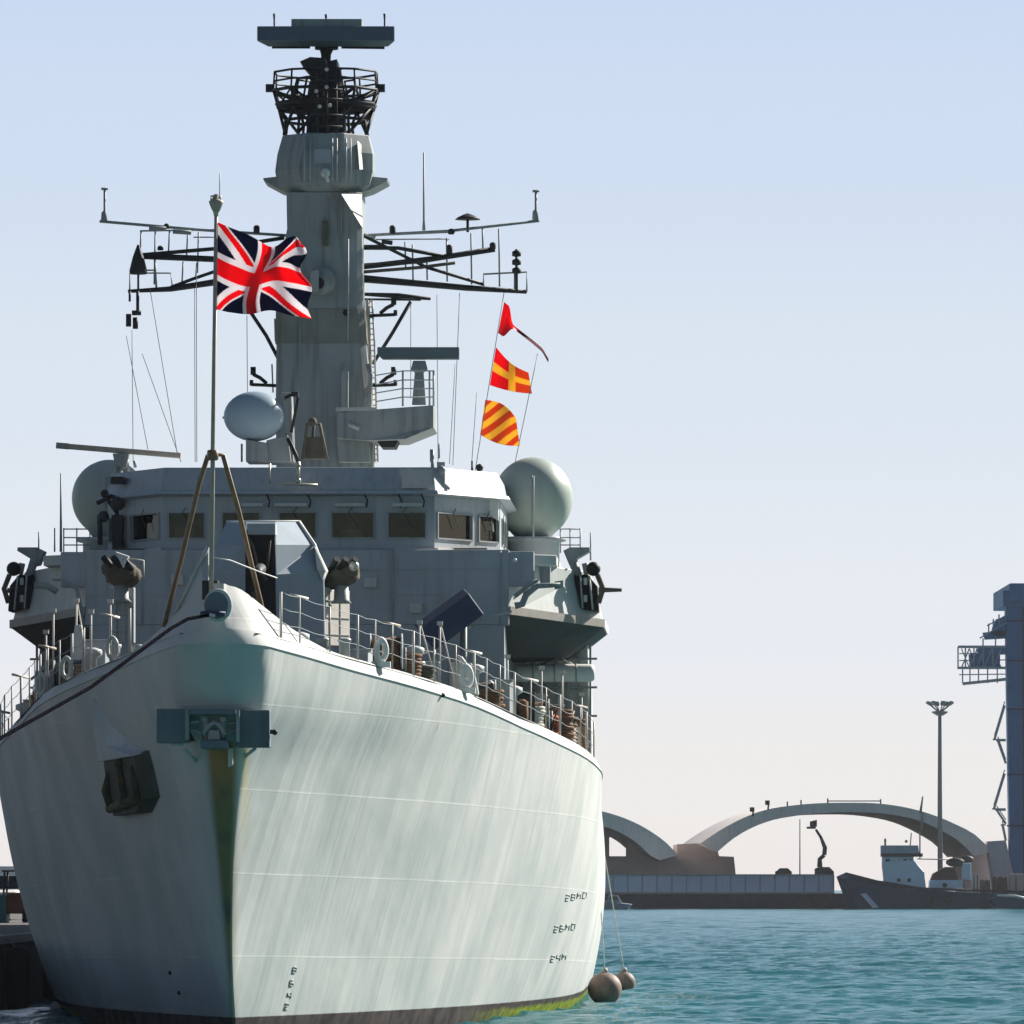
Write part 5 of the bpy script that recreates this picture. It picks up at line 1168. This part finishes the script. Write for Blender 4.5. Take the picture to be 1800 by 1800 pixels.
for x in (1684, 1697, 1712, 1728, 1745): b.tp([(x, 1137), (x, 1176)], D_, 1.3); b.tp([(x+8, 1176), (x+8, 1201)], D_, 1.2)
for x in (1690, 1704, 1716, 1730, 1746): b.tp([(x, 1174), (x+14, 1140)], D_, 1.2); b.tp([(x, 1140), (x+14, 1174)], D_+2, 1)
for y in (1149, 1161, 1186): b.tp([(1686, y), (1768, y-1)], D_+.5, 1)
for x, y0, y1 in ((1738, 1096, 1112), (1746, 1088, 1110), (1756, 1080, 1100), (1728, 1122, 1138), (1750, 1118, 1138)): b.tp([(x, y0), (x, y1)], D_, 1.3)
b.tp([(1722, 1122), (1770, 1094)], D_, 1.2); b.tp([(1735, 1100), (1768, 1082)], D_, 1.2)
b.build('crane_gallery', 'cranelt', rt)
for y0, y1, xa, xb in ((1300, 1240, 1748, 1766), (1302, 1342, 1754, 1768), (1422, 1360, 1747, 1766), (1424, 1448, 1752, 1768), (1450, 1478, 1762, 1768)):
    b = MB(W); b.tp([(xa, y0), (xb, y1)], D_, 2.2); b.tp([(xa, y0-7), (xb, y1-7)], D_, 1); b.tp([(xa-3, y0), (1768, y0)], D_, 1.4); b.build('crane_stair', 'cranelt', rt)
b = MB(W); b.prism([(1735, 1479), (1768, 1477), (1790, 1575), (1750, 1575)], D_-.5, D_+6); b.build('crane_base', 'cranelt', rt, bevel=.1)
# tug
TD = 1268
rt = root('tugboat', W(1640, 1597, TD), 'dark blue tug with a pale blue wheelhouse lying along the far quay', 'tugboat')
b = MB(W)
prof = [(1470, 1541), (1486, 1534), (1520, 1546), (1600, 1562), (1720, 1570), (1850, 1570), (1850, 1602), (1492, 1602)]
a = [W(x, y, TD) for x, y in prof]; c_ = [W(x+(6 if i in (0, 7) else 0), y, TD-3.2) for i, (x, y) in enumerate(prof)]
c_[0] = W(1484, 1545, TD-2.6); c_[-1] = W(1515, 1602, TD-2.6); c_[1] = W(1496, 1539, TD-3.0)
e_ = [p+Vector((0, 6.4, 0)) for p in c_]
b.loft([c_, a, e_]); th = b.build('tug_hull', 'tug', rt, bevel=.1)
MB(W).loft([[W(x, y, TD-3.32) for x, y in ((1512, 1571), (1522, 1570), (1545, 1595), (1534, 1596))], [W(x, y, TD-3.0) for x, y in ((1512, 1571), (1522, 1570), (1545, 1595), (1534, 1596))]]).build('bow_stripe', 'tugwhite', rt)
b = MB(W); b.tp([(1486, 1535), (1540, 1549), (1620, 1562), (1850, 1569)], TD-3.1, 2.2); b.build('rubbing_strake', 'black', rt)
b = MB(W); b.prism([(1552, 1515), (1606, 1512), (1625, 1534), (1628, 1564), (1556, 1560)], TD-2.4, TD+2.4); b.build('lower_cabin', 'tugwhite', rt, bevel=.1)
b = MB(W); b.prism([(1552, 1500), (1606, 1500), (1606, 1528), (1552, 1528)], TD-2, TD+2); wh = b.build('wheelhouse', 'tugwhite', rt, bevel=.08)
b = MB(W); b.prism([(1550, 1486), (1614, 1486), (1616, 1501), (1550, 1501)], TD-2.3, TD+2.3); b.build('wheelhouse_roof', 'cranelt', rt, bevel=.06); b = MB(W); b.prism([(1550, 1500), (1622, 1500), (1622, 1506), (1550, 1506)], TD-2.4, TD+2.2); b.build('roof_edge', 'dark', rt)
for x in (1557, 1567, 1577, 1588, 1598): MB(W).prism([(x, 1510), (x+7, 1510), (x+7, 1523), (x, 1523)], TD-2.1, TD-1.95).build('wheelhouse_window', 'offwhite' if x in (1567, 1577) else 'darkglass', rt)
for x in (1580, 1598): MB(W).lathe(W(x, 1547, TD-2.35), [(.32, 0), (.32, .1)], 12, axis='y').build('porthole', 'dark', rt)
b = MB(W); b.tp([(1556, 1486), (1556, 1474)], TD, 1.8); b.ball(W(1556, 1478, TD), .22, 8); b.ball(W(1593, 1479, TD), .25, 8); b.tp([(1600, 1486), (1602, 1464)], TD, 1); b.build('tug_mast', 'steel', rt); b = MB(W); b.tp([(1617, 1510), (1617, 1462)], TD, 1.3); b.tp([(1612, 1510), (1670, 1511)], TD, 1); b.build('tug_mast', 'steel', rt)
b = MB(W); b.prism([(1634, 1547), (1692, 1547), (1692, 1566), (1634, 1566)], TD-2, TD+2); b.build('aft_cabin', 'tugwhite', rt, bevel=.08); MB(W).lathe(W(1661, 1556, TD-2), [(.4, 0), (.4, .1)], 12, axis='y').build('porthole', 'dark', rt)
b = MB(W); b.prism([(1636, 1547), (1640, 1536), (1662, 1524), (1678, 1524), (1684, 1547)], TD-1.5, TD+1.5); b.build('deck_winch', 'rustred', rt, bevel=.1)
b = MB(W); b.prism([(1692, 1517), (1707, 1517), (1707, 1547), (1692, 1545)], TD-1, TD+1.5); b.build('funnel', 'tugwhite', rt, bevel=.1); b = MB(W); b.ball(W(1680, 1516, TD), 1.1, 10, sc=(1.5, 1, .7)); b.ball(W(1700, 1510, TD+1), 1, 10, sc=(1.1, 1, .6)); b.build('deck_cover', 'dark', rt)
for x in (1640, 1668): MB(W).torus(W(x, 1580, TD-3.4), .5, .2, (0, 1, 0), 14, 6).build('tyre_fender', 'black', rt)
# cargo, white boat, small motorboat
for k, (x0, x1, y0, y1, m, lab) in enumerate(((1708, 1722, 1538, 1566, 'offwhite', 'pale stack of cargo behind the tug funnel'), (1745, 1772, 1540, 1566, 'rustred', 'rust brown cargo crate below the crane, left one'), (1775, 1812, 1536, 1562, 'brown', 'brown cargo crate below the crane, right one'), (1724, 1742, 1546, 1568, 'canvas', 'small olive brown cargo crate between tug and crane'))):
    rt = root('cargo_crate', W((x0+x1)/2, 1571, 1279), lab, 'crate', 'cargo on the far quay'); b = MB(W); b.prism([(x0, y1+5), (x0+1, y0), (x1-2, y0), (x1, y1+5)], 1279, 1281.5); b.build('crate_body', m, rt, bevel=.1)
    b = MB(W)
    for t in (.3, .7): b.tp([(x0+(x1-x0)*t, y0), (x0+(x1-x0)*t, y1+5)], 1278.95, .8)
    b.build('crate_strap', 'dark', rt)
rt = root('work_boat', W(1790, 1580, TD-9), 'low dark boat with a white rail at the right border', 'boat')
b = MB(W); b.prism([(1738, 1580), (1762, 1576), (1850, 1576), (1850, 1599), (1752, 1599)], TD-9, TD-5); b.build('boat_hull', 'tug', rt, bevel=.1); b = MB(W); b.tp([(1752, 1574), (1785, 1575), (1810, 1581)], TD-9.1, 2.4); b.build('boat_rail', 'white', rt)
rt = root('motorboat', W(1080, 1598, 1240), 'small blue grey motorboat moored between hull and far quay', 'boat')
b = MB(W); b.loft([[W(x, y, 1240) for x, y in ((1060, 1584), (1110, 1590), (1100, 1602), (1062, 1602))], [W(x, y, 1243) for x, y in ((1060, 1583), (1112, 1589), (1102, 1602), (1062, 1602))]]); b.build('boat_hull', mat('boat_paint', (.16, .22, .27), .5), rt, bevel=.08)
b = MB(W); b.loft([[W(x, y, 1240.5) for x, y in ((1066, 1585), (1094, 1588), (1086, 1574), (1070, 1572))], [W(x, y, 1242.5) for x, y in ((1066, 1585), (1094, 1588), (1086, 1574), (1070, 1572))]]); b.build('cabin', 'cranelt', rt, bevel=.05)
MB(W).prism([(1072, 1576), (1084, 1577), (1086, 1582), (1072, 1582)], 1240.3, 1240.45).build('cabin_window', 'darkglass', rt)
hz = MB(W).box((60, 690, 18), (1500, 1500, 64)).build('haze', 'white'); tag(hz, kind='stuff')
hm = bpy.data.materials.new('harbour_haze'); hm.use_nodes = True; t = hm.node_tree; t.nodes.remove(t.nodes['Principled BSDF'])
vp = N(t, 'ShaderNodeVolumePrincipled'); vp.inputs['Color'].default_value = (.82, .88, .97, 1); vp.inputs['Density'].default_value = .00003; vp.inputs['Anisotropy'].default_value = .3
t.links.new(vp.outputs[0], t.nodes['Material Output'].inputs['Volume']); hz.data.materials[0] = hm
for o in bpy.data.objects:
    if '_rel' in o: del o['_rel']
